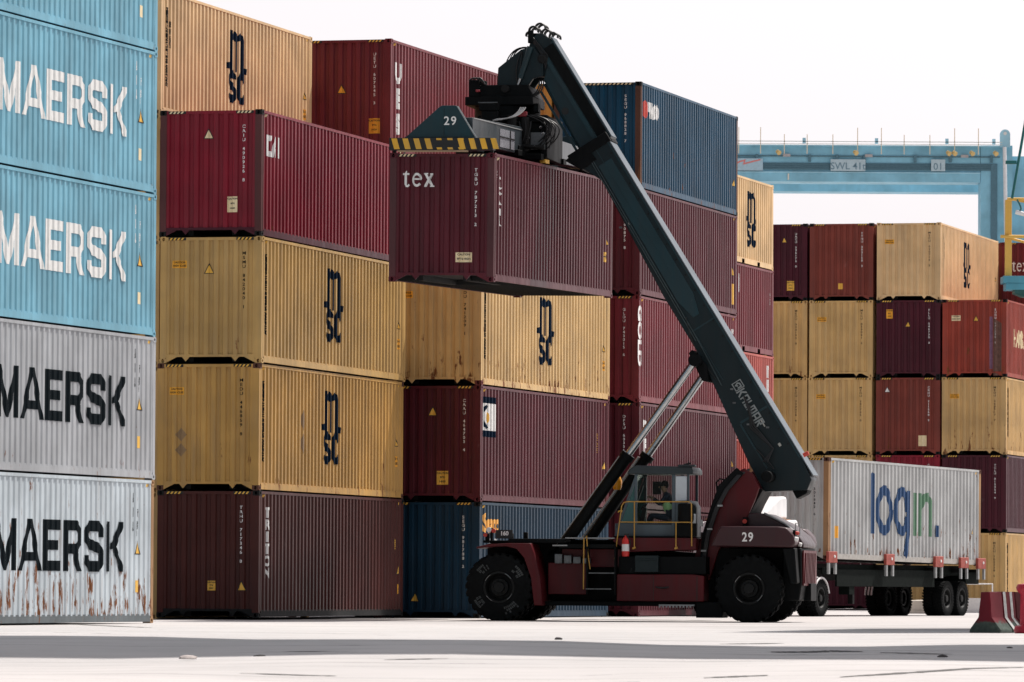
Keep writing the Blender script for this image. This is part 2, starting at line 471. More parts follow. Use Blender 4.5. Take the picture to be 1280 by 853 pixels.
def L_maersk():
    """letters in a box 7.1 wide, 1.0 high"""
    out = []; q = .27
    out += place([[(0, 0), (.2, 0), (.2, 1), (0, 1)], [(.8, 0), (1, 0), (1, 1), (.8, 1)], [(.2, 1), (.2, .5), (.42, 0), (.58, 0), (.5, .3)], [(.8, 1), (.8, .5), (.58, 0), (.5, .3)]], 0, 0, 1.19)
    out += place([[(0, 0), (.19, 0), (.27, .2), (.22, .38), (.16, .30)], [(.16, .30), (.22, .38), (.44, .86), (.36, 1), (.5, 1), (.5, .98)], [(1, 0), (.81, 0), (.73, .2), (.78, .38), (.84, .30)]], 1.31, 0, 0, 0) if 0 else []
    A = [[(0, 0), (.2, 0), (.31, .24), (.31, .5), (.46, .8), (.4, 1)], [(1, 0), (.8, 0), (.69, .24), (.69, .5), (.54, .8), (.6, 1)], [(.4, 1), (.46, .8), (.54, .8), (.6, 1)], [(.27, .17), (.73, .17), (.69, .33), (.31, .33)]]
    A = [[(0, 0), (.19, 0), (.5, .82), (.5, 1), (.38, 1), (.2, .5)], [(1, 0), (.81, 0), (.5, .82), (.5, 1), (.62, 1), (.8, .5)], [(.26, .19), (.74, .19), (.68, .36), (.32, .36)]]
    out += place(A, 1.29, 0, 1.24)
    out += place([[(0, 0), (.3, 0), (.3, 1), (0, 1)], [(.3, .8), (1, .8), (1, 1), (.3, 1)], [(.3, .41), (.9, .41), (.9, .6), (.3, .6)], [(.3, 0), (1, 0), (1, .2), (.3, .2)]], 2.58, 0, .98)
    R = [[(0, 0), (.28, 0), (.28, 1), (0, 1)]] + stroke([(.28, .9), (.72, .9), (.87, .8), (.87, .56), (.72, .44), (.28, .44)], .2) + [[(.52, .36), (.8, .36), (1, 0), (.72, 0)]]
    out += place(R, 3.72, 0, 1.0)
    S = stroke([(.88, .68), (.88, .8), (.76, .9), (.24, .9), (.12, .8), (.12, .64), (.24, .54), (.76, .46), (.88, .36), (.88, .2), (.76, .1), (.24, .1), (.12, .2), (.12, .32)], .215)
    out += place(S, 4.9, 0, 1.05)
    out += place([[(0, 0), (.2, 0), (.2, 1), (0, 1)], [(.24, .56), (.40, .66), (.74, 1), (1, 1), (1, .93), (.56, .50), (.24, .44)], [(.38, .47), (.56, .50), (1, .09), (1, 0), (.80, 0)]], 6.12, 0, .98)
    return out

def L_msc():
    """m over sc, box 1.7 wide 1.66 high (z from 0)"""
    o = []
    for x0, x1 in ((.22, .44), (.68, .90), (1.16, 1.38)): o.append([(x0, .68), (x1, .68), (x1, 1.40), (x0, 1.40)])
    o.append([(.22, 1.40), (.44, 1.40), (.44, 1.66), (.22, 1.66)])
    o.append([(.44, 1.42), (.56, 1.46), (.68, 1.40), (.90, 1.40), (.80, 1.58), (.64, 1.66), (.50, 1.62), (.44, 1.56)])
    o.append([(.90, 1.42), (1.04, 1.46), (1.16, 1.40), (1.38, 1.40), (1.28, 1.58), (1.12, 1.66), (.98, 1.62), (.90, 1.54)])
    o.append([(.06, .72), (.21, .72), (.21, .88), (.06, .86)]); o.append([(1.39, .68), (1.56, .68), (1.60, .82), (1.39, .84)])
    o += place(stroke([(.50, .50), (.50, .53), (.42, .60), (.20, .60), (.12, .53), (.12, .42), (.20, .34), (.42, .27), (.50, .2), (.50, .09), (.42, .02), (.20, .02), (.12, .09), (.12, .14)], .20), .14, .0)
    o += place(stroke([(.50, .46), (.48, .55), (.42, .60), (.20, .60), (.12, .5), (.12, .12), (.20, .02), (.42, .02), (.48, .07), (.50, .16)], .17), .86, .0)
    return o

def L_tex(mode=0):
    o = []
    o += [[(.13, .12), (.30, .12), (.30, .86), (.26, .86), (.13, .70)], [(0, .64), (.46, .64), (.46, .74), (0, .74)]] + stroke([(.215, .16), (.26, .05), (.37, .04), (.46, .12)], .11)
    e = [(.12, .42), (.60, .42)]
    o += place(stroke([(.06, .42), (.64, .42)], .09) + stroke(ell(.35, .38, .27, .31, 18, 8, 320), .13), .62, .0)
    o += place([[(.0, .0), (.22, .0), (.22, .07), (.14, .07), (.56, .65), (.62, .65), (.62, .73), (.42, .73), (.42, .66), (.46, .66)], [(.0, .67), (.32, .67), (.32, .74), (.0, .74)], [(.07, .68), (.25, .68), (.66, .05), (.48, .05)], [(.42, .0), (.74, .0), (.74, .07), (.42, .07)]], 1.42, .0)
    return o

def L_login():
    b = []; w = .30
    b += [[(0, .0), (.30, .0), (.30, 1.72), (.16, 1.80), (0, 1.72)]]
    b += stroke(ell(1.10, .69, .50, .58, 22, 0, 342), .30)[:]
    b += stroke(ell(1.10, .69, .50, .58, 22, 340, 362), .30)
    b += stroke(ell(2.48, .69, .46, .58, 22, 0, 342), .28) + [[(2.84, .0), (3.12, .0), (3.12, 1.30), (2.84, 1.30)]]
    b += stroke([(2.98, .02), (2.92, -.30), (2.70, -.62)], .28)
    b += [[(5.20, 0), (5.46, 0), (5.46, .34), (5.20, .34)]]
    g = [[(3.42, .0), (3.70, .0), (3.70, 1.26), (3.42, 1.26)], [(3.92, .0), (4.18, .0), (4.18, 1.26), (3.92, 1.26)]]
    g += stroke([(4.10, .86), (4.32, 1.12), (4.62, 1.16), (4.86, .98), (4.90, .7), (4.90, .0)], .26)
    return b, g

def L_cai():
    C = stroke([(.40, .40), (.40, .42), (.05, .42), (.05, .06), (.40, .06), (.40, .1)], .13)
    A = [[(.42, .0), (.58, .0), (.80, .48), (.66, .48)], [(.66, .2), (.80, .2), (.80, .0), (.66, .0)]]
    I = [[(.90, .0), (1.02, .0), (1.02, .48), (.90, .48)]]
    return C + A + I

def hazard(polysx, x0, x1, z0, z1, n):
    s = (x1 - x0) / n
    return [[(x0 + i * s, z0), (x0 + i * s + s * .5, z0), (x0 + i * s + s * .5 + .04, z1), (x0 + i * s + .04, z1)] for i in range(n)]

RND = random.Random(11)
def container(label, corner, z, yaw, tier, mat, L=12.192, H=2.896, code='', cink=None, end=(), side=(), castm=None, group='containers in the stacks', frame=None, stripe=YEL, underm=None, tilt=0, roll=0, M=None, postm=None, raw_z=False):
    """corner: near right bottom corner of the stack"""
    g = container_geo(L, H)
    h = L / 2; w = W / 2
    if M is None:
        X = Vector((math.sin(yaw) * math.cos(tilt), math.cos(yaw) * math.cos(tilt), math.sin(tilt)))
        Y = Vector((-math.cos(yaw) * math.cos(roll), math.sin(yaw) * math.cos(roll), math.sin(roll)))
        Z = X.cross(Y).normalized(); Y = Z.cross(X)
        R = Matrix((X, Y, Z)).transposed().to_4x4()
        zz = z if raw_z else z + tier * H
        base = Vector((corner[0], corner[1], zz)) + X * h + Y * w
        if not raw_z: base += X * RND.uniform(-.035, .035) + Y * RND.uniform(-.018, .018)
        M = Matrix.Translation(base) @ R
    t = thing('shipping_container', label, 'container', M, group)
    cm = castm or mat; pm = postm or mat; fm = frame or mat
    obj('side_panel', g['side_r'], mat, t); obj('side_panel', g['side_l'], mat, t)
    obj('end_panel', g['end_n'], mat, t); obj('end_panel', g['end_f'], mat, t)
    obj('roof_panel', g['roof'], mat, t); obj('underframe', g['under'], underm or STEEL, t)
    for k in ('post_rn', 'post_ln', 'post_rf', 'post_lf'): obj('corner_post', g[k], pm, t)
    for a in 'nf':
        for b in 'rl':
            for c in 'bt': obj('corner_casting', g['cast' + a + b + c], cm, t)
    for b in 'rl': obj('top_rail', g['toprail' + b], mat, t); obj('bottom_rail', g['botrail' + b], fm, t)
    for a in 'nf': obj('top_end_rail', g['topend' + a], mat, t); obj('bottom_end_rail', g['botend' + a], fm, t)
    ink = cink or WHITE
    if code:
        tr = text_polys('\n'.join(code), .100, .002, line=1.02, sx=1.35)
        obj('serial_number', conform(tri_bm(place(tr, 2.0, H - .34)), L, 'E'), ink, t)
    if stripe is not None:
        for u0 in (.2, W - .62):
            b = polys_bm([[(u0, H - .086), (u0 + .42, H - .086), (u0 + .42, H - .024), (u0, H - .024)]])
            obj('hazard_strip', flatdecal(b, L, 'E', .002), BLK, t)
            obj('hazard_strip', flatdecal(polys_bm(hazard(0, u0 + .02, u0 + .38, H - .082, H - .028, 4)), L, 'E', .004), stripe, t)
        for u0 in (.22, L - .50):
            obj('hazard_strip', conform(polys_bm(hazard(0, u0, u0 + .24, H - .15, H - .09, 2)), L, 'R', .004), stripe, t)
    for it in end: decal_item(t, it, L, H, 'E')
    for it in side: decal_item(t, it, L, H, 'R')
    return t

def decal_item(t, it, L, H, F):
    k = it[0]
    if k == 'tri':      # warning triangle: centre u, bottom z, size
        _, u, z, s = it[:4]
        obj('warning_sign', conform(polys_bm([[(u - s * .62, z - s * .08), (u + s * .62, z - s * .08), (u, z + s * 1.12)]]), L, F, .0025), BLK, t)
        obj('warning_sign', conform(polys_bm([[(u - s * .46, z), (u + s * .46, z), (u, z + s * .92)]]), L, F, .0045), it[4] if len(it) > 4 else YEL, t)
    elif k == 'box':    # caution label: u0, z0, w, h, mat, text
        _, u, z, w_, h_, m, tx = it
        obj('caution_label', conform(polys_bm([[(u, z), (u + w_, z), (u + w_, z + h_), (u, z + h_)]]), L, F, .0025), m, t)
        if tx:
            nl = tx.count('\n') + 1; s = min(h_ / nl * .95, w_ / max(len(q) for q in tx.split('\n')) * 1.55)
            tr = text_polys(tx, s, .002, line=h_ / nl / s * .9)
            obj('label_print', conform(tri_bm(place(tr, u + w_ / 2, z + h_ * .93)), L, F, .0045), BLK, t)
    elif k == 'vt':     # stacked text: body, u, ztop, size, mat, bold, sx, line
        _, body, u, z, s, m, bold, sx, ln = it
        obj('lettering', conform(tri_bm(place(text_polys('\n'.join(body), s, bold, line=ln, sx=sx), u, z)), L, F), m, t)
    elif k == 'rot':    # text turned a quarter clockwise: body, u, ztop, size, mat, bold, stretch
        _, body, u, z, s, m, bold, st = it
        tr = text_polys(body, s, bold, align='LEFT', sx=st)
        tr = [[(y, -x) for x, y in q] for q in tr]
        obj('lettering', conform(tri_bm(place(tr, u, z)), L, F), m, t)
    elif k == 'ht':     # horizontal text: body, u, ztop, size, mat, bold, sx
        _, body, u, z, s, m, bold, sx = it
        obj('lettering', conform(tri_bm(place(text_polys(body, s, bold, align='LEFT', sx=sx), u, z)), L, F), m, t)
    elif k == 'poly':   # name, polys, mat, off
        obj(it[1], conform(polys_bm(it[2]), L, F, it[4] if len(it) > 4 else .003), it[3], t)

def codes(u, z, ink, H=2.896):
    """rows of small weights-and-measures print near the far end of the long side"""
    return [('vt', '40HC', u - .55, z, .09, ink, .004, 1.1, .8), ('ht', 'MAX 32500 KG\nTARE  3820 KG\nNET 28680 KG\nCU.CAP 76.4', u - .9, z - .12, .075, ink, .002, 1.0)]
# colours
def MAT(n): return {
 'sky blue': lambda: paint('paint sky blue', (.16, .38, .49), .06, .3, .5),
 'grey': lambda: paint('paint grey', (.365, .38, .40), .28, .45, .55),
 'white rusty': lambda: paint('paint white rusted', (.47, .53, .57), .86, .45, .6),
 'beige': lambda: paint('paint beige', (.60, .39, .16), .12, .4, .5),
 'beige shaded': lambda: paint('paint beige shaded', (.51, .325, .118), .1, .45, .45),  # beige darkened to carry the shade of the lifted container and machine
 'beige ochre': lambda: paint('paint beige ochre', (.50, .29, .085), .40, .5, .48),
 'beige warm': lambda: paint('paint beige warm', (.58, .36, .14), .36, .45, .5),
 'beige pale': lambda: paint('paint beige pale', (.66, .45, .235), .2, .3, .5),
 'beige marked': lambda: paint('paint beige marked', (.60, .40, .175), .62, .5, .5),
 'beige clean': lambda: paint('paint beige clean', (.70, .48, .25), .15, .3, .5),
 'beige stained': lambda: paint('paint beige stained', (.60, .39, .165), .6, .45, .6),
 'orange': lambda: paint('paint orange', (.62, .30, .07), .1, .3, .5),
 'crimson': lambda: paint('paint crimson', (.22, .014, .028), .12, .45, .42),
 'maroon': lambda: paint('paint maroon', (.088, .013, .020), .12, .45, .42),
 'maroon dark': lambda: paint('paint maroon dark', (.066, .011, .020), .12, .4, .42),
 'maroon brown': lambda: paint('paint brown maroon', (.066, .016, .013), .12, .45, .46),
 'maroon rose': lambda: paint('paint rose maroon', (.165, .022, .030), .16, .45, .42),
 'brick': lambda: paint('paint brick', (.30, .050, .032), .42, .45, .6),
 'brick brown': lambda: paint('paint brick brown', (.20, .045, .032), .34, .4, .6),
 'red': lambda: paint('paint signal red', (.42, .06, .04), .1, .3, .5),
 'blue': lambda: paint('paint navy blue', (.008, .055, .105), .45, .4, .42),
 'blue deep': lambda: paint('paint deep blue', (.003, .028, .056), .05, .3, .5, spec=.3),
 'salmon': lambda: paint('paint salmon', (.46, .12, .10), .1, .3, .6),
 'white box': lambda: paint('paint off white', (.44, .45, .445), .62, .4, .5),
}[n]()
RUSTY = paint('paint rusted post', (.10, .045, .03), .7, .5, .75)
RUSTYEL = paint('paint rusty tan post', (.34, .20, .10), .7, .5, .75)

def near_side_msc(u0=.42):
    return [('rot', 'MEDITERRANEAN SHIPPING COMPANY', u0, 2.50, .115, INK, .012, .9), ('rot', 'SERIE  22G1  CAPACITY', u0 + .22, 2.2, .06, INK, .004, 1.0)]
def far_marks(L=12.192): return [('tri', L - .62, 1.30, .26), ('box', L - .74, .78, .24, .26, ORG, 'HIGH\nCUBE')]
MSC = L_msc(); MSCD = [('poly', 'shipping_line_logo', place(MSC, 5.08, .79), NAVY)]
WARN = 'CAUTION\n9FT6 HIGH'

# --- stack on the left (blue, grey, white), shallower ribs
RIB[0] = .6
A = (-10.614, 107.296); yA = .282
MK = place(L_maersk(), 3.30, 1.03, 1.0, .99)
star = [[(1.95 + .62 * math.cos(math.radians(90 + i * 360 / 14)) * (1 if i % 2 == 0 else .45), 1.5 + .62 * math.sin(math.radians(90 + i * 360 / 14)) * (1 if i % 2 == 0 else .45)) for i in range(14)]]
for tier, mt, ink, lab in ((0, 'white rusty', INK, 'rust-streaked white container with black lettering at the bottom of the left stack'), (1, 'grey', INK, 'grey container with black lettering standing on the rusty white one'),
                           (2, 'sky blue', WHITE, 'sky blue container with white lettering standing on the grey one'), (3, 'sky blue', WHITE, 'second sky blue container up, with white lettering, under the cut-off blue one'),
                           (4, 'sky blue', WHITE, 'topmost sky blue container of the left stack, cut off by the picture edge')):
    dk = ink is INK
    container(lab, A, 0.01, yA, tier, MAT(mt), side=[('poly', 'shipping_line_name', MK, ink), ('poly', 'star_emblem', star, ink),
        ('vt', '15 11 16', 11.02, 2.62, .12, ink, .006, 1.0, .8), ('vt', 'G1 45', 11.28, 2.3, .10, ink, .004, 1.0, .8), ('rot', 'MSKU 041', 11.22, 2.05, .07, ink, 0, 1.0),
        ('tri', 11.25, 1.40, .27), ('box', 11.12, .62, .22, .24, YEL if dk else CREAM, '')],
        castm=RUSTYEL if tier == 0 else None, postm=RUSTYEL if tier == 0 else None, frame=paint('rail slate', (.12, .14, .15), .4, .5, .6) if tier == 0 else None)

RIB[0] = 1.0
# --- second stack
B = (-5.715, 133.527); yB = .2538
container('brown maroon container at ground level between the rusty white one and the dark blue one', B, .045, yB, 0, MAT('maroon brown'), code='TRHU 717346 8', end=[('box', 1.20, .62, .20, .22, YEL, 'CAUTION\n9FT6\nHIGH'), ('tri', 2.02, .63, .2)],
          side=[('vt', 'TRITON', .70, 2.54, .30, WHITE, .018, 1.25, .92), ('rot', '45G1', 11.5, 1.9, .12, YEL, .004, 1), ('tri', 11.75, 1.05, .2), ('box', 11.68, .55, .2, .24, ORG, '')], castm=STEEL, frame=STEEL)
container('scuffed beige container with two dark diamond marks, on top of the brown maroon one', B, .045, yB, 1, MAT('beige ochre'), code='MEDU 446859 8', cink=INK,
          end=[('box', .28, 2.18, .36, .17, ORG, 'CAUTION\nHIGH CUBE'), ('poly', 'diamond_sticker', [[(.57, 1.43), (.71, 1.27), (.57, 1.11), (.43, 1.27)], [(.57, 1.08), (.71, .92), (.57, .76), (.43, .92)]], flat('faded sticker', (.27, .17, .085)))],
          side=near_side_msc() + MSCD + far_marks() + [('poly', 'diamond_sticker', [[(3.55, 1.95), (3.68, 1.7), (3.55, 1.45), (3.42, 1.7)], [(3.55, 1.4), (3.68, 1.15), (3.55, .9), (3.42, 1.15)]], flat('faded sticker', (.27, .17, .085)))], castm=RUSTY)
container('clean beige container with a yellow triangle on its end, third up in its stack', B, .045, yB, 2, MAT('beige shaded'), code='MSMU 842040 1', cink=INK,
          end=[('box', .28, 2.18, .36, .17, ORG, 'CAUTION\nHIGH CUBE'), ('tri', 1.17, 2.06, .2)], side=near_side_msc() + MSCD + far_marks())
container('crimson container with a small white emblem at the top of the second stack', B, .045, yB, 3, MAT('crimson'), code='CAIU 490926 8', stripe=CREAM, castm=STEEL, postm=paint('paint worn crimson', (.10, .035, .035), .1, .6, .6),
          end=[('tri', 1.16, 2.25, .2, CREAM), ('box', 1.62, .55, .24, .36, CREAM, 'CAUTION\n9FT6\nHIGH')], side=[('poly', 'leasing_emblem', place(L_cai(), .42, 1.86, .95, 1.0), WHITE)], frame=MAT('maroon dark'))

def hidden(corner, yaw, tiers, mt, H=2.896, L=12.192, z=0):
    for k in tiers:
        container('plain container standing unseen behind the front stacks', corner, z, yaw, k, MAT(mt), L=L, H=H, stripe=None, group='containers hidden behind the front stacks')

# --- behind and to the left of the second stack
P = (-8.09, 134.6)
container('beige container with navy logo rising above the crimson one, right of the blue stack', P, 0, yB, 4, MAT('beige pale'), code='MSDU 708213 4', cink=INK, side=near_side_msc(.5) + MSCD + far_marks())
hidden(P, yB, range(4), 'beige')
Q = (-3.05, 146.6); yQ = TH = .2636
container('maroon container with white block letters rising behind the crimson one', Q, 0, yQ, 4, MAT('maroon rose'), code='UETU 607345 3',
          end=[('tri', 1.14, 1.55, .2, ORG), ('box', 1.86, .52, .28, .38, ORG, 'CAUTION\n9FT6\nHIGH')], side=[('vt', 'UES', .70, 2.36, .62, WHITE, .05, 1.25, 1.03)])
hidden((Q[0] - .16, Q[1] + .05), yQ, range(4), 'maroon')

# --- third stack, under and behind the raised container
C = (-.769, 145.894); yC = .2817
container('dark blue container at ground level, behind the front tyre', C, 0, yC, 0, MAT('blue deep'), code='SEGU 981788 2', end=[('tri', .75, .42, .2)], castm=STEEL,
          side=[('ht', 'Seaco', .36, 2.66, .62, SEAOR, .03, .95), ('ht', '45G1 160', .9, 2.0, .16, WHITE, .008, 1)])
container('maroon container with a square blue and white emblem, on top of the dark blue one', C, 0, yC, 1, MAT('maroon'), code='CAAU 464703 4', end=[('tri', 1.18, 2.15, .2), ('box', 1.30, .42, .30, .34, YEL, 'CAUTION\n9FT6\nHIGH')],
          side=[('poly', 'leasing_emblem', [[(.20, 1.62), (1.34, 1.62), (1.34, 2.62), (.20, 2.62)]], WHITE, .003),
                ('poly', 'leasing_emblem', [[(.20, 2.46), (1.34, 2.46), (1.34, 2.62), (.20, 2.62)], [(.20, 1.62), (1.34, 1.62), (1.34, 1.78), (.20, 1.78)]] + place(stroke(ell(.55, 2.12, .24, .26, 14, 60, 300), .1), 0, 0), NAVY, .006),
                ('poly', 'leasing_emblem', [ell(.62, 2.1, .13, .14, 12)[:-1]], YEL, .011), ('rot', '45G1 CAAU', 11.1, 2.0, .1, YEL, 0, 1), ('tri', 11.7, 1.05, .2), ('box', 11.55, .5, .26, .26, ORG, '')])
container('stained beige container with navy logo under the raised maroon one', C, 0, yC, 2, MAT('beige marked'), code='MEDU 741209 1', cink=INK, end=[('box', .28, 2.18, .36, .17, ORG, 'CAUTION\nHIGH CUBE')],
          side=near_side_msc() + MSCD + far_marks(), castm=paint('paint rusty red corner', (.13, .03, .03), .5, .5, .7))

# --- fourth stack
Dk = (3.448, 158.645); yD = .2554
container('maroon container on the ground behind the cab of the reach stacker', Dk, 0, yD, 0, MAT('maroon'), code='TCNU 551204 7', side=[('vt', 'TEX', .7, 2.4, .3, WHITE, .02, 1.2, .95)])
container('maroon container seen between the chrome lift rods and the cab roof', Dk, 0, yD, 1, MAT('maroon'), code='DFSU 603318 0', side=[('vt', 'DFS', .68, 2.45, .5, WHITE, .04, 1.2, 1.0), ('tri', 11.6, 1.4, .25)])
container('brick maroon container with white sideways lettering, left of the boom', Dk, 0, yD, 2, MAT('maroon rose'), code='GLDU 743015 6', side=[('rot', 'GOLD', .36, 2.62, .60, WHITE, .03, .98), ('vt', 'MAX GROSS', 11.7, 2.5, .18, WHITE, .01, 1, .9)])
container('maroon container directly below the scratched blue one, crossed by the boom', Dk, 0, yD, 3, MAT('maroon'), code='TEMU 690875 8', end=[('box', .6, .62, .28, .36, ORG, 'CAUTION\n9FT6\nHIGH')], side=[('tri', 11.62, 1.15, .26), ('box', 11.5, .3, .26, .6, YEL, '')])
t = container('scratched navy blue container on top of the stack right of the boom', Dk, 0, yD, 4, MAT('blue'), code='SEGU 968828 7', castm=STEEL, postm=RUSTY, stripe=None,
          side=[('poly', 'leasing_emblem', [ell(.56, 2.18, .27, .26, 16)[:-1]], RED), ('ht', 'SEACO', .86, 2.42, .50, WHITE, .05, .80), ('tri', 11.7, .85, .2)])
obj('hazard_strip', flatdecal(polys_bm([[(.19, 2.81), (2.25, 2.81), (2.25, 2.872), (.19, 2.872)]]), 12.192, 'E', .002), BLK, t)
obj('hazard_strip', flatdecal(polys_bm(hazard(0, .2, 2.2, 2.815, 2.868, 18)), 12.192, 'E', .004), CREAM, t)
Rk = (Dk[0] - 2.50 * math.cos(yD), Dk[1] + 2.50 * math.sin(yD))
container('orange container visible in the gap between the hoist and the boom', Rk, 0, yD, 4, MAT('orange'), code='HLXU 870065 1', cink=INK)
hidden(Rk, yD, range(4), 'maroon')

# --- short containers beyond
Ek = (6.316, 171.428); yE = .2636
for tier, mt, lab, sd in ((0, 'blue deep', 'short dark blue container on the ground beyond the reach stacker', []), (1, 'red', 'short orange-red container glimpsed left of the boom foot', []),
                          (2, 'salmon', 'short rose-red container with a white letter, second above the boom foot', [('vt', 'TEX', 5.25, 2.3, .42, WHITE, .04, 1.2, 1.0)]),
                          (3, 'maroon rose', 'short maroon container with a white emblem below the short beige one', [('poly', 'leasing_emblem', place(L_cai(), .32, 1.72, 1.1, 1.15), WHITE), ('rot', 'NET 21700', 5.6, 1.9, .08, WHITE, 0, 1)]),
                          (4, 'beige clean', 'short beige container with navy logo at the top, against the gantry crane', near_side_msc(.3)[:1] + [('poly', 'shipping_line_logo', place(MSC, 2.35, .62, .9, .95), NAVY)])):
    container(lab, Ek, 0, yE, tier, MAT(mt), L=6.058, H=2.591, side=sd, stripe=None)

# --- far row, ends facing the camera
F3 = Vector((15.99, 219.157)); yF = .2597
lf = Vector((-math.cos(yF), math.sin(yF)))
F2 = F3 + lf * 2.57; F1 = F2 + lf * 2.50; F4 = F3 - lf * 2.50
OB = lambda u=.3, z=2.1: ('box', u, z, .36, .17, ORG, 'CAUTION\nHIGH CUBE')
far = [
 (F1, [('maroon dark', 'dark plum container at the upper left of the far row', 'UACU 536172 0', WHITE, [('tri', 1.55, 2.2, .18), ('box', 1.65, .38, .28, .36, YEL, 'CAUTION\n9FT6\nHIGH')], []),
       ('beige warm', 'smudged beige container below the dark plum one in the far row', 'MEDU 330192 8', INK, [], []),
       ('beige warm', 'beige container third from the top at the left of the far row', 'MSCU 730028 6', INK, [], []),
       ('beige', 'beige container just above the white trailer box, left end of the far row', 'MSCU 451190 2', INK, [], []),
       ('maroon brown', 'brown container on the ground at the left end of the far row', 'TRLU 712006 3', WHITE, [], [])][::-1]),
 (F2, [('brick brown', 'brick maroon container with a small yellow label, on top of two beige ones', 'TTNU 893150 3', WHITE, [('box', 1.10, .42, .17, .22, YEL, '')], []),
       ('beige', 'beige container with orange label directly under the brick maroon one', 'MSCU 839061 2', INK, [OB()], []),
       ('beige', 'beige container with orange label, third from the top, left of the brick container', 'MEDU 287745 0', INK, [OB()], []),
       ('beige', 'beige container whose top edge shows over the white trailer box', 'MEDU 118240 7', INK, [], []),
       ('maroon dark', 'plum container with orange label seen under the trailer', 'FCIU 923117 4', WHITE, [('box', 1.72, .95, .26, .34, ORG, 'CAUTION\n9FT6\nHIGH')], [])][::-1]),
 (F3, [('beige clean', 'bright beige container with its long side lit, on top of the far row', 'MSCU 620713 5', INK, [OB()], near_side_msc(.6) + [('poly', 'shipping_line_logo', place(MSC, 4.6, .78), NAVY)] + far_marks()[:1]),
       ('maroon dark', 'plum container with orange label under the bright beige one', 'TLLU 546730 0', WHITE, [('box', .38, 2.2, .24, .34, ORG, 'CAUTION\n9FT6\nHIGH'), ('tri', 1.2, 1.9, .18)], []),
       ('brick brown', 'rusty brick container with a pale label below the plum one', 'CXDU 211568 9', WHITE, [('tri', .43, 2.35, .18, WHITE), ('box', 1.62, .32, .3, .4, CREAM, '')], []),
       ('crimson', 'crimson container just showing over the middle of the white trailer box', 'CAIU 873011 5', WHITE, [], []),
       ('beige', 'beige container on the ground behind the trailer wheels', 'MSCU 500871 2', INK, [], [])][::-1]),
 (F4, [('brick', 'patched brick red container with pink lettered side at the right edge', 'SUDU 671220 1', WHITE, [('box', .35, 2.1, .34, .2, CREAM, 'CAUTION\nHIGH CUBE'), ('tri', 1.27, 2.1, .19),
            ('poly', 'paint_patch', [[(1.92, .05), (2.24, .05), (2.24, 2.0), (1.92, 2.2)]], flat('patch brown', (.16, .08, .06), .7, 0, .5)), ('poly', 'paint_patch', [[(1.78, .3), (1.90, .3), (1.90, 2.25), (1.78, 2.25)]], flat('patch violet', (.20, .10, .17), .7, 0, .5))],
           [('ht', 'HAMBURG SÜD', 1.5, 1.95, .95, CREAM, .01, .8)]),
       ('beige stained', 'rust-spotted beige container under the patched brick red one', 'MEDU 260917 7', INK, [OB()], near_side_msc(.5)[:1]),
       ('maroon dark', 'plum container right behind the far top corner of the white trailer box', 'TCLU 812054 9', WHITE, [OB(.28, .62)], []),
       ('beige', 'beige container on the ground behind the red and white barriers', 'MSCU 702238 5', INK, [], near_side_msc(.5)[:1])][::-1])]
for c, rows in far:
    for k, (mt, lab, cd, ink, en, sd) in enumerate(rows):
        kw = {}
        if mt == 'brick': kw = dict(side=sd)
        ct = container(lab, c, .015, yF, k, MAT(mt), code=cd, cink=ink, end=en, side=sd, castm=STEEL if mt in ('maroon dark', 'brick brown', 'brick') else None)
ax = Vector((math.sin(yF), math.cos(yF)))
G3 = F3 + ax * 12.75 + lf * -.15; G4 = F4 + ax * 12.75
container('brick brown container, a narrow strip right of the bright beige one', G3, 0, yF, 4, MAT('brick brown'), code='')
container('maroon container with white serif lettering behind the yellow post', G4, 0, yF, 4, MAT('maroon rose'), code='TGHU 908813 4', end=[('poly', 'leasing_name', place(L_tex(), .40, 1.74, .30, .46), WHITE)])
hidden(G3, yF, range(4), 'maroon'); hidden(G4, yF, range(4), 'brick')

# --- the container in the air
HY = .2369
held = container('dark maroon container with white serif lettering hanging from the reach stacker', (-.4195, 131.411), 7.6045, HY, 0, MAT('maroon'), code='TGBU 787213 2', stripe=CREAM, tilt=.0195, roll=.0101, raw_z=True, castm=None,
     end=[('poly', 'leasing_name', place(L_tex(), .30, 2.13, .345, .42), WHITE), ('box', 1.55, .44, .37, .22, CREAM, 'CAUTION\n9FT6 HIGH')],
     side=[('rot', '45G1', .40, 2.56, .1, WHITE, 0, 1), ('vt', 'TEXTAINER', .58, 2.38, .165, WHITE, .02, 1.5, .72), ('vt', 'MGW', 11.55, 2.3, .13, WHITE, .004, 1, .9), ('tri', 11.6, 1.28, .2, YEL), ('box', 11.32, .85, .26, .24, YEL, 'HC')], group=None, postm=paint('paint worn maroon post', (.085, .03, .033), .1, .5, .55))
HM = held.matrix_world.copy()

# ------------------------------------------------------------------ reach stacker
MY = .18
MO = Matrix.Translation((-.17 - .11 * math.cos(MY), 137.6 + .11 * math.sin(MY), 0)) @ Matrix.Rotation(-MY, 4, 'Z')   # x rearwards, y away from the camera
rs = thing('reach_stacker', 'dark red and green-black reach stacker with raised boom holding the maroon container', 'reach stacker', MO)
MRED = paint('machine red', (.085, .006, .009), 0, .6, .45, .05, spec=.2)
MDRK = paint('machine dark', (.0022, .0032, .0036), 0, .4, .6, .05, spec=.1)
TEAL = paint('boom green black', (.003, .0125, .016), 0, .6, .42, .05, spec=.25)
TEAL2 = paint('spreader green black', (.009, .034, .043), 0, .5, .4, .04, spec=.28)
CABM = paint('cab grey', (.070, .095, .110), 0, .3, .4, .04)
CHROME = flat('chrome rod', (.48, .50, .51), .25, 1, .2)
GREYP = flat('grey fittings', (.32, .33, .33), .5, .2, .3)
RAILY = flat('handrail yellow', (.48, .27, .05), .5, 0, .3)
HOSE = flat('hose rubber', (.012, .013, .014), .5, 0, .2)
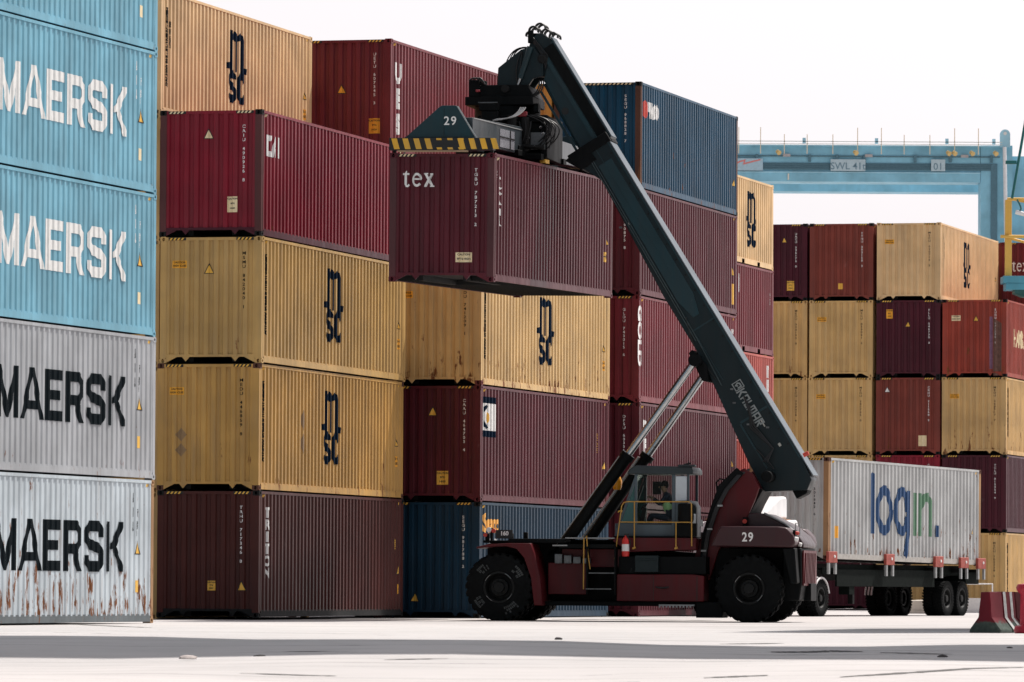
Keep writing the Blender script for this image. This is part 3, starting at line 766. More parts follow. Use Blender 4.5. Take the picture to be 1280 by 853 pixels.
WORN = flat('worn steel', (.14, .15, .155), .45, .5, .5)
RIM = flat('rim', (.008, .009, .009), .6, 0, .4, .2)

def tyre_mesh(R, w, rim, lugs, tread=.05):
    bm = BM(); h = w / 2
    prof = [(rim, -h * .80), (rim + .05, -h), (R - .16, -h * 1.02), (R - .05, -h * .93), (R - tread, -h * .8), (R - tread, h * .8), (R - .05, h * .93), (R - .16, h * 1.02), (rim + .05, h), (rim, h * .80)]
    add_lathe(bm, prof, (0, 0, 0), 'Y', 56)
    for i in range(lugs):
        a = 2 * math.pi * i / lugs
        for s in (-1, 1):
            M = Matrix.Rotation(-(a + s * math.pi / lugs * .5), 4, 'Y') @ Matrix.Translation((R - tread * .5, s * h * .48, 0)) @ Matrix.Rotation(s * .35, 4, 'X')
            add_box(bm, -tread * .55, tread * .5, -h * .46, h * .46, -math.pi * R / lugs * .5, math.pi * R / lugs * .5, M)
            M2 = Matrix.Rotation(-(a + s * math.pi / lugs * .5), 4, 'Y') @ Matrix.Translation((R - tread - .035, s * h * .93, 0))
            add_box(bm, -.06, .05, -.015, .03, -math.pi * R / lugs * .45, math.pi * R / lugs * .45, M2)
    return finish(bm, 40)
def rim_mesh(rim, w, nuts=10, dish=.12, rings=True):
    bm = BM(); h = w / 2
    add_lathe(bm, [(rim + .01, -h * .82), (rim + .025, -h * .9), (rim - .02, -h * .9), (rim - .04, -h * .6), (rim - .06, -h + dish + .12), (rim * .62, -h + dish + .10), (rim * .58, -h + dish), (rim * .36, -h + dish), (rim * .34, -h + .02), (.001, -h + .01), (.001, 0), (rim + .01, 0)], (0, 0, 0), 'Y', 40)
    for i in range(nuts):
        a = 2 * math.pi * i / nuts
        add_cyl(bm, (rim * .47 * math.cos(a), -h + dish - .03, rim * .47 * math.sin(a)), (rim * .47 * math.cos(a), -h + dish + .02, rim * .47 * math.sin(a)), .022, seg=6)
    return finish(bm, 40)
TY = tyre_mesh(.785, .50, .34, 26); RI = rim_mesh(.34, .50)
FR = flat('worn rim edge', (.25, .26, .26), .4, .6, .4)
def wheel(parent, x, y, side=-1, marks=False):
    M = Matrix.Translation((x, y, .775)) @ (Matrix.Identity(4) if side < 0 else Matrix.Rotation(math.pi, 4, 'Z'))
    w = D.objects.new('wheel', None); COL.objects.link(w); w.parent = parent; w.matrix_local = M
    ty = obj('tyre', TY, RUBBER, w); obj('rim', RI, RIM, w)
    global XF
    keep, XF = XF, None
    bm = BM()
    for a0 in (35, 125, 215, 305):     # scuffed arcs of the rim lip
        p = [(.345 * math.cos(math.radians(a0 + q * 6)), -.262, .345 * math.sin(math.radians(a0 + q * 6))) for q in range(6)]
        add_tube(bm, p, .007, 5)
    obj('rim_edge', bm, FR, w)
    if marks:
        bm = BM()
        for a0, L_ in ((118, 26), (22, 30), (205, 24), (285, 34)):
            for q in range(3):
                for s in range(7):
                    if random.random() < .25: continue
                    r0 = .47 + q * .065; a = math.radians(a0 + L_ * s / 7); b = math.radians(a0 + L_ * (s + .75) / 7)
                    f = [(r * math.cos(t), -.2615, r * math.sin(t)) for r, t in ((r0, a), (r0, b), (r0 + .05, b), (r0 + .05, a))]
                    bm.faces.new([bm.verts.new(v) for v in f])
        obj('sidewall_marking', bm, flat('pale tyre marking', (.07, .078, .078), .8, 0, .7), w)
    XF = keep
    return w
XF = (.99, 0)
for y in (-1.82, -1.24, 1.24, 1.82): wheel(rs, .38, y, -1 if y < 0 else 1, y == -1.82)
wheel(rs, 6.17, -1.66); wheel(rs, 6.17, 1.66, 1)

def rp(name, mat, fn, bevel=.012, smooth=0, parent=None):
    bm = BM(); fn(bm); return obj(name, bm, mat, parent or rs, bevel=bevel, smooth=smooth)
# axles and chassis
def f(bm):
    add_box(bm, .02, .76, -1.2, 1.2, .45, 1.1); add_cyl(bm, (.38, -1.55, .775), (.38, 1.55, .775), .2)
    add_box(bm, 6.05, 6.45, -1.4, 1.4, .5, 1.0)
rp('axle', STEEL, f)
def f(bm):
    add_prism(bm, [(-.1, 1.45), (-.1, 1.78), (.5, 1.89), (3.0, 1.89), (3.0, 1.72), (5.4, 1.55), (5.5, .42), (1.5, .42), (1.3, .8), (1.2, 1.45)], -.95, -.55)
    add_prism(bm, [(-.1, 1.45), (-.1, 1.78), (.5, 1.89), (3.0, 1.89), (3.0, 1.72), (5.4, 1.55), (5.5, .42), (1.5, .42), (1.3, .8), (1.2, 1.45)], .55, .95)
    add_box(bm, .6, 5.6, -.549, .549, .55, 1.2)
    add_box(bm, .2, 1.2, -.549, .549, 1.2, 1.8); add_box(bm, 1.3, 7.5, -.5, .5, .5, .9)
rp('chassis', MDRK, f)
def f(bm):     # deck edge with its thin pale lip
    add_box(bm, .55, 1.9, -1.75, -.96, 1.80, 1.90); add_box(bm, .55, 3.05, .96, 1.75, 1.80, 1.90)
    add_box(bm, 1.75, 3.1, -1.78, -.96, 1.68, 1.78)
rp('deck_plate', MDRK, f)
def f(bm):
    add_box(bm, 1.9, 3.05, -1.80, -1.0, 1.905, 1.93); add_box(bm, 1.6, 1.95, -1.80, -1.5, 1.73, 1.76)
rp('deck_edge', GREYP, f, 0)
# front fender
def f(bm):
    top = [(-.15, 1.70), (.1, 1.76), (.6, 1.79), (1.12, 1.79), (1.22, 1.55), (1.36, 1.0), (1.42, .36), (1.22, .36), (1.14, 1.0), (.98, 1.45), (.80, 1.66), (.55, 1.72), (.1, 1.70), (-.15, 1.66)]
    add_prism(bm, top, -2.06, -1.0)
    add_prism(bm, top, 1.0, 2.06)
rp('fender', MRED, f)
def f(bm):
    add_box(bm, -.1, 1.1, -1.5, 1.5, 1.80, 1.86)
    for x in (-.05, .52):
        add_box(bm, x, x + .1, -1.52, -1.42, 1.86, 2.02)
    add_box(bm, .08, .14, -1.55, -1.5, 1.86, 2.15); add_box(bm, .86, .96, -1.52, -1.4, 1.89, 2.05)
rp('front_guard', MDRK, f)
rp('marker_lamp', RED, lambda bm: (add_cyl(bm, (-.04, -1.56, 1.98), (-.04, -1.48, 1.98), .045), add_cyl(bm, (.16, -1.58, 2.08), (.16, -1.5, 2.08), .05)), .0)
rp('marker_lamp', WHITE, lambda bm: add_cyl(bm, (.05, -1.58, 2.10), (.05, -1.5, 2.10), .06), .0)
# number 45G1-like small plate on the front guard
XF = None; o = obj('number_plate', tri_bm(text_polys('160', .13, .006)), WHITE, rs); XF = (.99, 0); o.matrix_local = Matrix.Translation((.42, -1.60, 2.08)) @ Matrix.Rotation(math.pi / 2, 4, 'X')
rp('number_plate_back', BLK, lambda bm: add_box(bm, .22, .62, -1.592, -1.58, 1.90, 2.10), .0)
# side boxes, steps, tanks
def f(bm):
    add_box(bm, 1.45, 2.35, -1.50, -1.0, .62, 1.35); add_box(bm, 1.75, 3.3, -1.38, -1.0, 1.25, 1.67)
rp('side_box', MRED, f)
rp('valve_block', WORN, lambda bm: [add_box(bm, 1.62 + i * .22, 1.80 + i * .22, -1.62, -1.45, 1.33, 1.55 - .03 * i) for i in range(4)], .01)
def f(bm):
    add_prism(bm, [(3.12, .47), (5.17, .47), (5.17, 1.06), (4.9, 1.09), (3.12, 1.09)], -1.82, -1.0)
o = rp('fuel_tank', MRED, f, .02)
rp('tank_handle', BLK, lambda bm: add_tube(bm, arc((4.05, -1.83, .80), (4.35, -1.83, .80), (0, -.03, -.02), 6), .02), 0, parent=o)
rp('tank_seam', BLK, lambda bm: (add_box(bm, 3.98, 3.995, -1.8235, -1.8, .48, 1.07), add_box(bm, 5.0, 5.02, -1.8235, -1.8, .48, 1.05)), 0, parent=o)
rp('frame_skirt', MDRK, lambda bm: (add_box(bm, 1.38, 5.5, -1.70, -.96, .36, .46), add_box(bm, 3.15, 5.2, -1.7, -.96, 1.10, 1.5), add_box(bm, 4.98, 5.6, -1.75, -.9, .10, .46)), .01)
rp('battery_box', flat('battery box green', (.008, .018, .020), .5, 0, .3, .25), lambda bm: (add_box(bm, 3.56, 4.10, -1.86, -1.4, 1.14, 1.52), add_box(bm, 3.60, 4.06, -1.875, -1.861, 1.40, 1.45)), .015)
def f(bm):
    add_box(bm, 2.48, 3.10, -1.92, -1.55, 1.10, 1.125); add_box(bm, 2.42, 3.02, -1.98, -1.60, .735, .76)
rp('step', WORN, f, 0)
rp('step_frame', MDRK, lambda bm: [add_box(bm, x, x + .03, -1.92, -1.60, .62, 1.72) for x in (2.42, 3.08)] and None, 0)
rp('footplate', GREYP, lambda bm: (add_box(bm, 4.12, 4.95, -1.84, -1.5, .37, .40), [add_box(bm, 4.12 + i * .08, 4.16 + i * .08, -1.842, -1.841, .33, .37) for i in range(10)]), 0)
# handrails
r = .0145
rp('handrail', RAILY, lambda bm: (add_tube(bm, [(2.36, -1.93, .74), (2.36, -1.90, 1.9), (2.42, -1.88, 1.97), (2.44, -1.85, 1.6), (2.50, -1.85, 1.2)], r)), 0, 60)
rp('handrail', RAILY, lambda bm: (add_tube(bm, [(3.06, -1.74, 1.44), (3.12, -1.74, 1.9), (3.22, -1.74, 2.66), (3.27, -1.74, 2.74), (3.36, -1.74, 2.76), (4.80, -1.74, 2.76), (4.86, -1.74, 2.72), (4.87, -1.74, 1.74)], r),
    add_tube(bm, [(3.16, -1.74, 2.29), (4.87, -1.74, 2.29)], r * .9), add_tube(bm, [(3.52, -1.74, 2.75), (3.52, -1.74, 1.70)], r), add_tube(bm, [(4.50, -1.74, 2.29), (4.50, -1.74, 1.70)], r),
    add_cyl(bm, (3.48, -1.74, 1.68), (3.55, -1.74, 1.71), .025), add_cyl(bm, (4.47, -1.74, 1.68), (4.54, -1.74, 1.71), .025)), 0, 60)
# fire extinguisher
fe = rp('fire_extinguisher', flat('extinguisher red', (.62, .03, .025), .35), lambda bm: add_lathe(bm, [(.001, 0), (.075, 0), (.085, .03), (.085, .36), (.05, .43), (.025, .45), (.025, .50), (.001, .50)], (3.33, -1.83, 1.50), 'Z', 20), 0, 50)
rp('label', WHITE, lambda bm: add_lathe(bm, [(.0855, .12), (.087, .12), (.087, .28), (.0855, .28)], (3.33, -1.83, 1.50), 'Z', 20), 0, parent=fe)
rp('valve', BLK, lambda bm: (add_box(bm, 3.30, 3.42, -1.86, -1.80, 1.98, 2.02), add_tube(bm, arc((3.36, -1.86, 1.98), (3.43, -1.86, 1.72), (.05, 0, 0), 6), .012)), 0, parent=fe)
# cab platform
rp('cab_platform', MRED, lambda bm: (add_prism(bm, [(3.0, 1.93), (3.0, 1.84), (3.4, 1.60), (4.95, 1.66), (4.95, 1.93)], -1.62, -.2)), .012)
rp('platform_underside', MDRK, lambda bm: add_box(bm, 3.02, 4.9, -1.55, -.2, 1.931, 1.965), 0)

# cab
cy0, cy1 = -1.42, -.02
cab = D.objects.new('cab', None); COL.objects.link(cab); cab.parent = rs
def f(bm):
    for y in (cy0, cy1 - .05):
        add_prism(bm, [(2.99, 1.967), (4.76, 1.967), (4.76, 2.27), (3.09, 2.27)], y, y + .05)                      # lower panels
        add_prism(bm, [(3.09, 2.271), (3.15, 2.271), (3.55, 3.40), (3.49, 3.40)], y, y + .05)                   # windscreen pillar
        add_box(bm, 3.47, 3.53, y - .006, y + .055, 1.968, 3.399); add_box(bm, 4.35, 4.43, y - .006, y + .055, 1.968, 3.399); add_box(bm, 4.70, 4.76, y, y + .05, 2.271, 3.40)
        add_box(bm, 4.431, 4.699, y + .001, y + .05, 2.271, 2.75)
    add_box(bm, 4.71, 4.76, cy0 + .051, cy1 - .051, 1.97, 2.5); add_box(bm, 3.0, 3.05, cy0 + .051, cy1 - .051, 1.97, 2.26); add_box(bm, 3.05, 4.7, cy0 + .05, cy1 - .05, 1.967, 2.0)
obj('cab_frame', (lambda b: (f(b), b)[1])(BM()), CABM, cab, bevel=.01)
def f(bm):
    add_prism(bm, [(3.30, 3.401), (4.85, 3.401), (4.85, 3.50), (4.80, 3.57), (3.50, 3.60), (3.34, 3.50)], cy0 - .06, cy1 + .04)
    add_box(bm, 4.5, 4.9, cy0 - .1, cy0 + .2, 3.571, 3.62)
roof = obj('roof', (lambda b: (f(b), b)[1])(BM()), paint('cab roof', (.030, .040, .044), 0, .4, .5, .05), cab, bevel=.02)
obj('aerial', (lambda b: (add_cyl(b, (4.72, cy0 + .1, 3.6), (4.72, cy0 + .1, 3.72), .012), add_cyl(b, (4.62, cy0 + .1, 3.62), (4.78, cy0 + .1, 3.66), .02), b)[2])(BM()), BLK, roof)
def glass(name, col, tr):
    m, t, b = nodes(name)
    tb = N(t, 'ShaderNodeBsdfTransparent'); tb.inputs[0].default_value = (*col, 1)
    gl = N(t, 'ShaderNodeBsdfGlossy'); gl.inputs['Roughness'].default_value = .04; gl.inputs[0].default_value = (.9, .95, .95, 1)
    fr = N(t, 'ShaderNodeFresnel'); fr.inputs[0].default_value = 1.5
    mx = N(t, 'ShaderNodeMixShader'); t.links.new(math_(t, 'ADD', fr.outputs[0], tr), mx.inputs[0]); t.links.new(tb.outputs[0], mx.inputs[1]); t.links.new(gl.outputs[0], mx.inputs[2])
    t.links.new(mx.outputs[0], t.nodes['Material Output'].inputs[0]); return m
def tinted(name):
    m, t, b = nodes(name); b.inputs['Base Color'].default_value = (.07, .17, .165, 1); b.inputs['Roughness'].default_value = .12
    tb = N(t, 'ShaderNodeBsdfTransparent'); tb.inputs[0].default_value = (.25, .45, .44, 1); mx = N(t, 'ShaderNodeMixShader'); mx.inputs[0].default_value = .35
    t.links.new(b.outputs[0], mx.inputs[1]); t.links.new(tb.outputs[0], mx.inputs[2]); t.links.new(mx.outputs[0], t.nodes['Material Output'].inputs[0]); return m
GL = glass('cab glass', (.86, .90, .88), -.01); GLT = tinted('tinted windscreen')
for y in (cy0 + .025, cy1 - .025):
    obj('door_window', (lambda b: (add_box(b, 3.531, 4.349, y - .003, y + .003, 2.271, 3.399), b)[1])(BM()), GL, cab)
    obj('side_window', (lambda b: (add_prism(b, [(3.152, 2.272), (3.469, 2.272), (3.469, 3.398), (3.549, 3.398)][:3] + [(3.469, 3.15)], y - .003, y + .003), b)[1])(BM()) if 0 else (lambda b: (add_prism(b, [(3.152, 2.272), (3.469, 2.272), (3.469, 3.16)], y - .003, y + .003), b)[1])(BM()), GLT, cab)
obj('windscreen', (lambda b: (add_prism(b, [(3.08, 2.272), (3.088, 2.272), (3.488, 3.398), (3.48, 3.398)], cy0 + .051, cy1 - .051), b)[1])(BM()), GLT, cab)
obj('rear_side_panel', (lambda b: (add_box(b, 4.432, 4.698, cy0 - .012, cy0 + .03, 2.78, 3.36), b)[1])(BM()), flat('pale panel', (.52, .58, .62), .3, 0, .1), cab, bevel=.02)  # flat pale panel at the rear of the cab side
dh = obj('door_handle', (lambda b: (add_box(b, 4.26, 4.33, cy0 - .04, cy0 - .01, 2.33, 2.37), b)[1])(BM()), BLK, cab)
obj('door_seam', (lambda b: (add_box(b, 3.531, 4.349, cy0 - .004, cy0 - .001, 2.235, 2.262), b)[1])(BM()), BLK, cab)
def f(bm):
    add_box(bm, 3.95, 4.40, -1.0, -.5, 2.05, 2.32); add_prism(bm, [(4.30, 2.32), (4.42, 2.32), (4.52, 3.0), (4.42, 3.02)], -1.0, -.5)
    add_prism(bm, [(4.40, 3.05), (4.48, 3.05), (4.50, 3.25), (4.44, 3.26)], -.88, -.62)
obj('seat', (lambda b: (f(b), b)[1])(BM()), BLK, cab, bevel=.03)
obj('steering_column', (lambda b: (add_prism(b, [(3.40, 2.0), (3.55, 2.0), (3.66, 2.62), (3.58, 2.66)], -.82, -.68), add_tube(b, [(3.60 + .07 * math.sin(a) + .0, -.75 + .17 * math.cos(a), 2.68 + .10 * math.sin(a)) for a in [i * .3142 for i in range(21)]], .014), b)[2])(BM()), BLK, cab)
obj('instrument_screen', (lambda b: (add_box(b, 3.72, 3.92, -.32, -.28, 2.95, 3.25), b)[1])(BM()), BLK, cab)
# air filter, exhaust, beacon behind the cab
rp('air_filter', MDRK, lambda bm: (add_lathe(bm, [(.001, 0), (.17, 0), (.19, .05), (.19, .38), (.17, .42), (.001, .42)], (4.70, -1.55, 2.30), 'Z', 20), add_box(bm, 4.45, 4.95, -1.6, -1.2, 1.97, 2.27)), 0, 45)
rp('exhaust_pipe', GREYP, lambda bm: (add_tube(bm, [(4.98, -1.45, 1.95), (4.98, -1.45, 2.62), (4.93, -1.45, 2.72), (4.80, -1.45, 2.74), (4.74, -1.45, 2.66)], .06, 12), add_box(bm, 5.0, 5.08, -1.5, -1.4, 2.2, 2.35)), 0, 60)
rp('work_light', flat('amber lens', (.75, .30, .01), .3), lambda bm: add_lathe(bm, [(.001, -.02), (.08, -.02), (.11, .04), (.12, .18), (.08, .28), (.001, .30)], (2.84, -.1, 3.08), 'Z', 18), 0, 50)

# boom support tower (leaning plates with black hose trunk)
TP = [(4.85, .95), (4.80, 1.40), (5.02, 2.0), (5.22, 2.55), (5.42, 3.02), (5.75, 3.40), (6.0, 3.55), (6.22, 3.40), (6.36, 3.10), (6.25, 2.80), (6.05, 2.36), (5.92, 2.02), (5.56, 1.95), (5.40, 1.60), (5.20, .95)]
for y in (-1.12, .72): rp('tower_plate', MRED, lambda bm: add_prism(bm, TP, y, y + .16), .02)
rp('hose_trunk', MDRK, lambda bm: (add_prism(bm, [(5.03, 2.0), (4.98, 1.3), (5.12, 1.3), (5.20, 1.95), (5.40, 2.55), (5.62, 3.0), (6.0, 3.42), (5.84, 3.56), (5.42, 3.16), (5.22, 2.62)], -1.22, -1.121),
    add_prism(bm, [(5.95, 2.4), (6.06, 2.4), (6.42, 3.05), (6.2, 3.1)], -.95, .7)), .015)
rp('hose', HOSE, lambda bm: [add_tube(bm, [(5.04 + k * .03, -1.24, 1.4), (5.14 + k * .03, -1.25, 2.0), (5.34 + k * .03, -1.25, 2.6), (5.58 + k * .03, -1.25, 3.05), (5.86 + k * .03, -1.2, 3.38), (6.1, -1.0, 3.52)], .028) for k in range(3)] and None, 0, 60)
rp('hose_clamp', GREYP, lambda bm: [add_box(bm, x, x + .12, -1.29, -1.22, z, z + .04) for x, z in ((5.02, 1.62), (5.16, 2.12), (5.40, 2.66))] and None, 0)
rp('lifting_eye', MDRK, lambda bm: (add_tube(bm, [(5.36, -1.05, 3.02), (5.34, -1.05, 3.22), (5.42, -1.05, 3.30), (5.55, -1.05, 3.28), (5.60, -1.05, 3.18)], .02), add_box(bm, 5.36, 5.60, -1.1, -1.0, 3.05, 3.14)), 0, 50)
# engine hood, rear fenders, counterweight, radiator
def f(bm):
    add_prism(bm, [(5.34, 1.74), (5.56, 2.20), (6.9, 2.20), (7.12, 2.17), (7.28, 2.0), (7.32, 1.80), (7.24, 1.72)], -1.98, -1.1)
    add_prism(bm, [(5.34, 1.74), (5.56, 2.20), (6.9, 2.20), (7.12, 2.17), (7.28, 2.0), (7.32, 1.80), (7.24, 1.72)], 1.1, 1.98)
MTOP = paint('machine hood', (.040, .010, .013), 0, .5, .42, .05, spec=.35)
rf = rp('rear_fender', MTOP, f, .04)
XF = None; o = obj('fleet_number', tri_bm(text_polys('29', .29, .006, spacing=1.15, sx=.85)), WHITE, rf); XF = (.99, 0); o.matrix_local = Matrix.Translation((6.15, -1.986, 2.09)) @ Matrix.Rotation(math.pi / 2, 4, 'X')
def f(bm):
    add_prism(bm, [(5.62, 2.201), (5.80, 2.50), (6.30, 2.52), (6.45, 2.50), (6.95, 2.26), (7.28, 2.00), (7.40, 1.82), (7.40, 1.72), (5.62, 1.72)], -1.09, 1.09)
rp('engine_hood', paint('hood grey red', (.030, .012, .015), 0, .5, .38, .06, spec=.35), f, .03)
rp('hood_edge', GREYP, lambda bm: (add_tube(bm, [(6.47, -1.09, 2.52), (6.95, -1.09, 2.28), (7.24, -1.09, 2.05)], .022), add_tube(bm, [(7.2, -1.0, 2.1), (7.2, -1.0, 2.28), (7.30, -1.0, 2.28), (7.30, -1.0, 2.0)], .014)), 0, 60)
rp('counterweight', MDRK, lambda bm: (add_prism(bm, [(6.95, .50), (6.95, 1.71), (7.38, 1.71), (7.40, .9), (7.34, .50)], -1.4, 1.1), add_box(bm, 5.3, 7.0, -1.05, 1.05, .7, 1.71), add_prism(bm, [(7.0, 1.71), (7.3, 1.71), (7.36, .9), (7.2, .9)], -1.9, -1.41)), .03)
rp('radiator_grille', MRED, lambda bm: (add_box(bm, 7.405, 7.435, -1.3, 1.0, .85, 1.66), [add_prism(bm, [(-1.25 + i * .24, .9), (-1.15 + i * .24, .9), (-.95 + i * .24, 1.6), (-1.05 + i * .24, 1.6)], 7.436, 7.46, 'YZ') for i in range(8)]), 0)
rp('tail_lamp', RED, lambda bm: (add_cyl(bm, (7.30, -1.75, 2.06), (7.38, -1.75, 2.04), .04), add_cyl(bm, (6.05, -1.3, 2.32), (6.05, -1.36, 2.32), .05)), 0)
rp('rear_light', WHITE, lambda bm: (add_cyl(bm, (7.30, -1.9, 1.92), (7.38, -1.9, 1.90), .05), add_cyl(bm, (7.32, -1.3, 1.80), (7.38, -1.3, 1.78), .05)), 0)
rp('light_bracket', MDRK, lambda bm: (add_box(bm, 7.24, 7.30, -1.8, -1.5, 1.98, 2.12), add_box(bm, 6.0, 6.1, -1.3, -1.12, 2.2, 2.42)), 0)

# boom
XF = (.99, .08)
BP = [(2.52, 11.29), (7.19, 3.80), (7.42, 3.30), (7.32, 3.06), (6.31, 3.02), (5.92, 3.72), (4.86, 6.02), (3.90, 7.56), (2.42, 10.26), (1.91, 10.58), (2.20, 11.0)]
hw = .50
boom = rp('boom', TEAL, lambda bm: add_prism(bm, BP, -hw, hw), .012)
tdir = Vector((7.19 - 2.52, 0, 3.80 - 11.29)).normalized(); tn = Vector((-tdir.z, 0, tdir.x)); tn = tn if tn.x > 0 else -tn
def bq(p, s, w_):        # point at (along, inward) from boom top front corner
    q = Vector((2.52, 0, 11.29)) + tdir * s - tn * w_; return (q.x, q.z)
def strip(bm, s0, s1, a, b, y0, y1): add_prism(bm, [bq(0, s0, a), bq(0, s1, a), bq(0, s1, b), bq(0, s0, b)], y0, y1)
rp('boom_top_sunlit_strip', paint('boom top sunlit', (.10, .125, .145), 0, .35, .45, .03), lambda bm: strip(bm, -.02, 9.30, -.022, -.001, -hw + .01, hw - .01), 0, parent=boom)  # top painted paler than the boom to carry sun and sky light
def f(bm):
    strip(bm, 0, 8.8, .02, .05, -hw - .012, -hw - .001)
    strip(bm, 1.8, 6.3, .62, .635, -hw - .02, -hw - .001)
    strip(bm, .0, 3.6, .36, .375, -hw - .02, -hw - .001)
rp('boom_flange', TEAL2, f, 0, parent=boom)
rp('boom_collar', MDRK, lambda bm: (strip(bm, -.10, .14, -.05, 1.02, -hw - .06, hw + .06), add_prism(bm, [(1.55, 10.72), (1.95, 10.50), (2.3, 10.75), (2.1, 11.0), (1.8, 10.95)], -hw - .05, hw + .05)), .015, parent=boom)
rp('side_plate', TEAL2, lambda bm: add_prism(bm, [bq(0, .5, .16), bq(0, 4.2, .16), bq(0, 4.7, .30), bq(0, 4.7, .46), bq(0, 4.2, .58), bq(0, .5, .52)], -hw - .014, -hw - .001), .004, parent=boom)
rp('hose', HOSE, lambda bm: ([add_tube(bm, [(bq(0, 6.9 + k * .12, .4)[0], -hw - .05, bq(0, 6.9 + k * .12, .4)[1]), (bq(0, 7.6, .55 + k * .05)[0], -hw - .09, bq(0, 7.6, .55 + k * .05)[1]), (bq(0, 8.3, .45)[0], -hw - .09, bq(0, 8.3, .45)[1]), (6.3 + k * .05, -hw - .2, 3.7)], .022) for k in range(3)],
    add_tube(bm, arc((bq(0, 8.1, .8)[0], -hw - .06, bq(0, 8.1, .8)[1]), (bq(0, 8.7, .7)[0], -hw - .06, bq(0, 8.7, .7)[1]), (.12, 0, -.1), 8), .02),
    [add_tube(bm, arc((bq(0, 4.6, .6)[0], -hw - .03, bq(0, 4.6, .6)[1]), (bq(0, 6.2, .75)[0], -hw - .03, bq(0, 6.2, .75)[1]), (-.1, 0, -.06), 8), .014)]), 0, 60, parent=boom)
rp('valve', WORN, lambda bm: [add_box(bm, bq(0, s, w_)[0], bq(0, s, w_)[0] + .07, -hw - .05, -hw - .001, bq(0, s, w_)[1], bq(0, s, w_)[1] + .04) for s, w_ in ((6.6, .6), (6.9, .72), (7.3, .5), (7.5, .7), (2.0, .86), (7.8, .35))] and None, 0, parent=boom)
rp('boom_end_box', MDRK, lambda bm: (add_prism(bm, [(6.95, 3.05), (7.05, 2.86), (7.28, 2.98), (7.32, 3.06)], -.35, .35), add_cyl(bm, (6.45, -1.15, 3.36), (6.45, .9, 3.36), .13)), .01, parent=boom)
rp('end_lamp', RED, lambda bm: add_cyl(bm, (7.22, -hw + .06, 3.86), (7.34, -hw + .06, 3.92), .05), 0, parent=boom)
rp('boom_bolt', STEEL, lambda bm: [add_cyl(bm, (bq(0, .4 + k * .42, .10)[0], -hw - .02, bq(0, .4 + k * .42, .10)[1]), (bq(0, .4 + k * .42, .10)[0], -hw - .001, bq(0, .4 + k * .42, .10)[1]), .022, seg=8) for k in range(20)] and None, 0, parent=boom)
rp('weld_seam', TEAL2, lambda bm: (strip(bm, 4.95, 4.98, .06, .72, -hw - .006, -hw - .001), strip(bm, 7.35, 7.40, .06, .80, -hw - .008, -hw - .001), strip(bm, 7.4, 8.6, .80, .84, -hw - .03, -hw - .001)), 0, parent=boom)
rp('hydraulic_pipe', flat('pipe grey green', (.05, .075, .08), .4, .3, .3), lambda bm: [add_tube(bm, [(bq(0, s0, w0)[0], -hw - .03, bq(0, s0, w0)[1]), (bq(0, s1, w1)[0], -hw - .03, bq(0, s1, w1)[1])], .013) for s0, w0, s1, w1 in ((.3, .56, 5.2, .64), (.3, .61, 5.2, .69), (5.2, .64, 6.4, .72))] and None, 0, 60, parent=boom)
rp('boom_sticker', flat('sticker pale', (.42, .42, .38), .6), lambda bm: (strip(bm, 2.0, 2.06, .58, .62, -hw - .012, -hw - .001), strip(bm, 7.55, 7.75, .34, .37, -hw - .012, -hw - .001), strip(bm, 8.25, 8.33, .25, .31, -hw - .012, -hw - .001)), 0, parent=boom)
# maker's lettering on the boom, reading down the slope
km = stroke([(0, 0), (0, .5)], .10) + [[(.05, .25), (.30, .5), (.42, .5), (.17, .25), (.44, 0), (.31, 0)]]
def word():
    o = []; w = .085
    def ad(p, x): o.extend(place(p, x, 0))
    ad([[(0, 0), (.09, 0), (.09, .5), (0, .5)], [(.10, .27), (.26, .5), (.38, .5), (.20, .26), (.38, 0), (.27, 0), (.10, .22)]], 0)
    ad(stroke([(.045, 0), (.045, .455), (.30, .455), (.30, 0)], .085) + stroke([(.09, .2), (.26, .2)], .08), .42)
    ad(stroke([(.045, .5), (.045, .04), (.26, .04)], .085), .83)
    ad(stroke([(.045, 0), (.045, .455), (.20, .455), (.20, .1)], .08) + stroke([(.20, .455), (.38, .455), (.38, 0)], .08), 1.14)
    ad(stroke([(.045, 0), (.045, .455), (.30, .455), (.30, 0)], .085) + stroke([(.09, .2), (.26, .2)], .08), 1.63)
    ad(stroke([(.045, 0), (.045, .455), (.28, .455), (.28, .24), (.09, .24)], .085) + stroke([(.16, .2), (.30, 0)], .09), 2.04)
    return o
wl = word() + place(stroke([(-.06, .05), (-.06, .55), (-.52, .55), (-.52, .05)], .05, True) + stroke([(-.15, .2), (-.15, .42), (-.34, .42), (-.42, .32), (-.34, .18), (-.25, .28)], .08), 0, 0)
bm = polys_bm(place(wl, 0, 0, .40, .44))
XF = None; o = obj('maker_lettering', bm, flat('boom lettering', (.24, .27, .27), .6), boom)
A_ = Vector((tdir.x, 0, tdir.z)); U_ = Vector((tn.x, 0, tn.z)); p0 = Vector(bq(0, 6.72, .52)); 
o.matrix_local = Matrix.Translation((p0[0] * .99 + .08, -hw - .016, p0[1])) @ Matrix((A_, U_, (0, -1, 0))).transposed().to_4x4()
XF = (.99, .08)
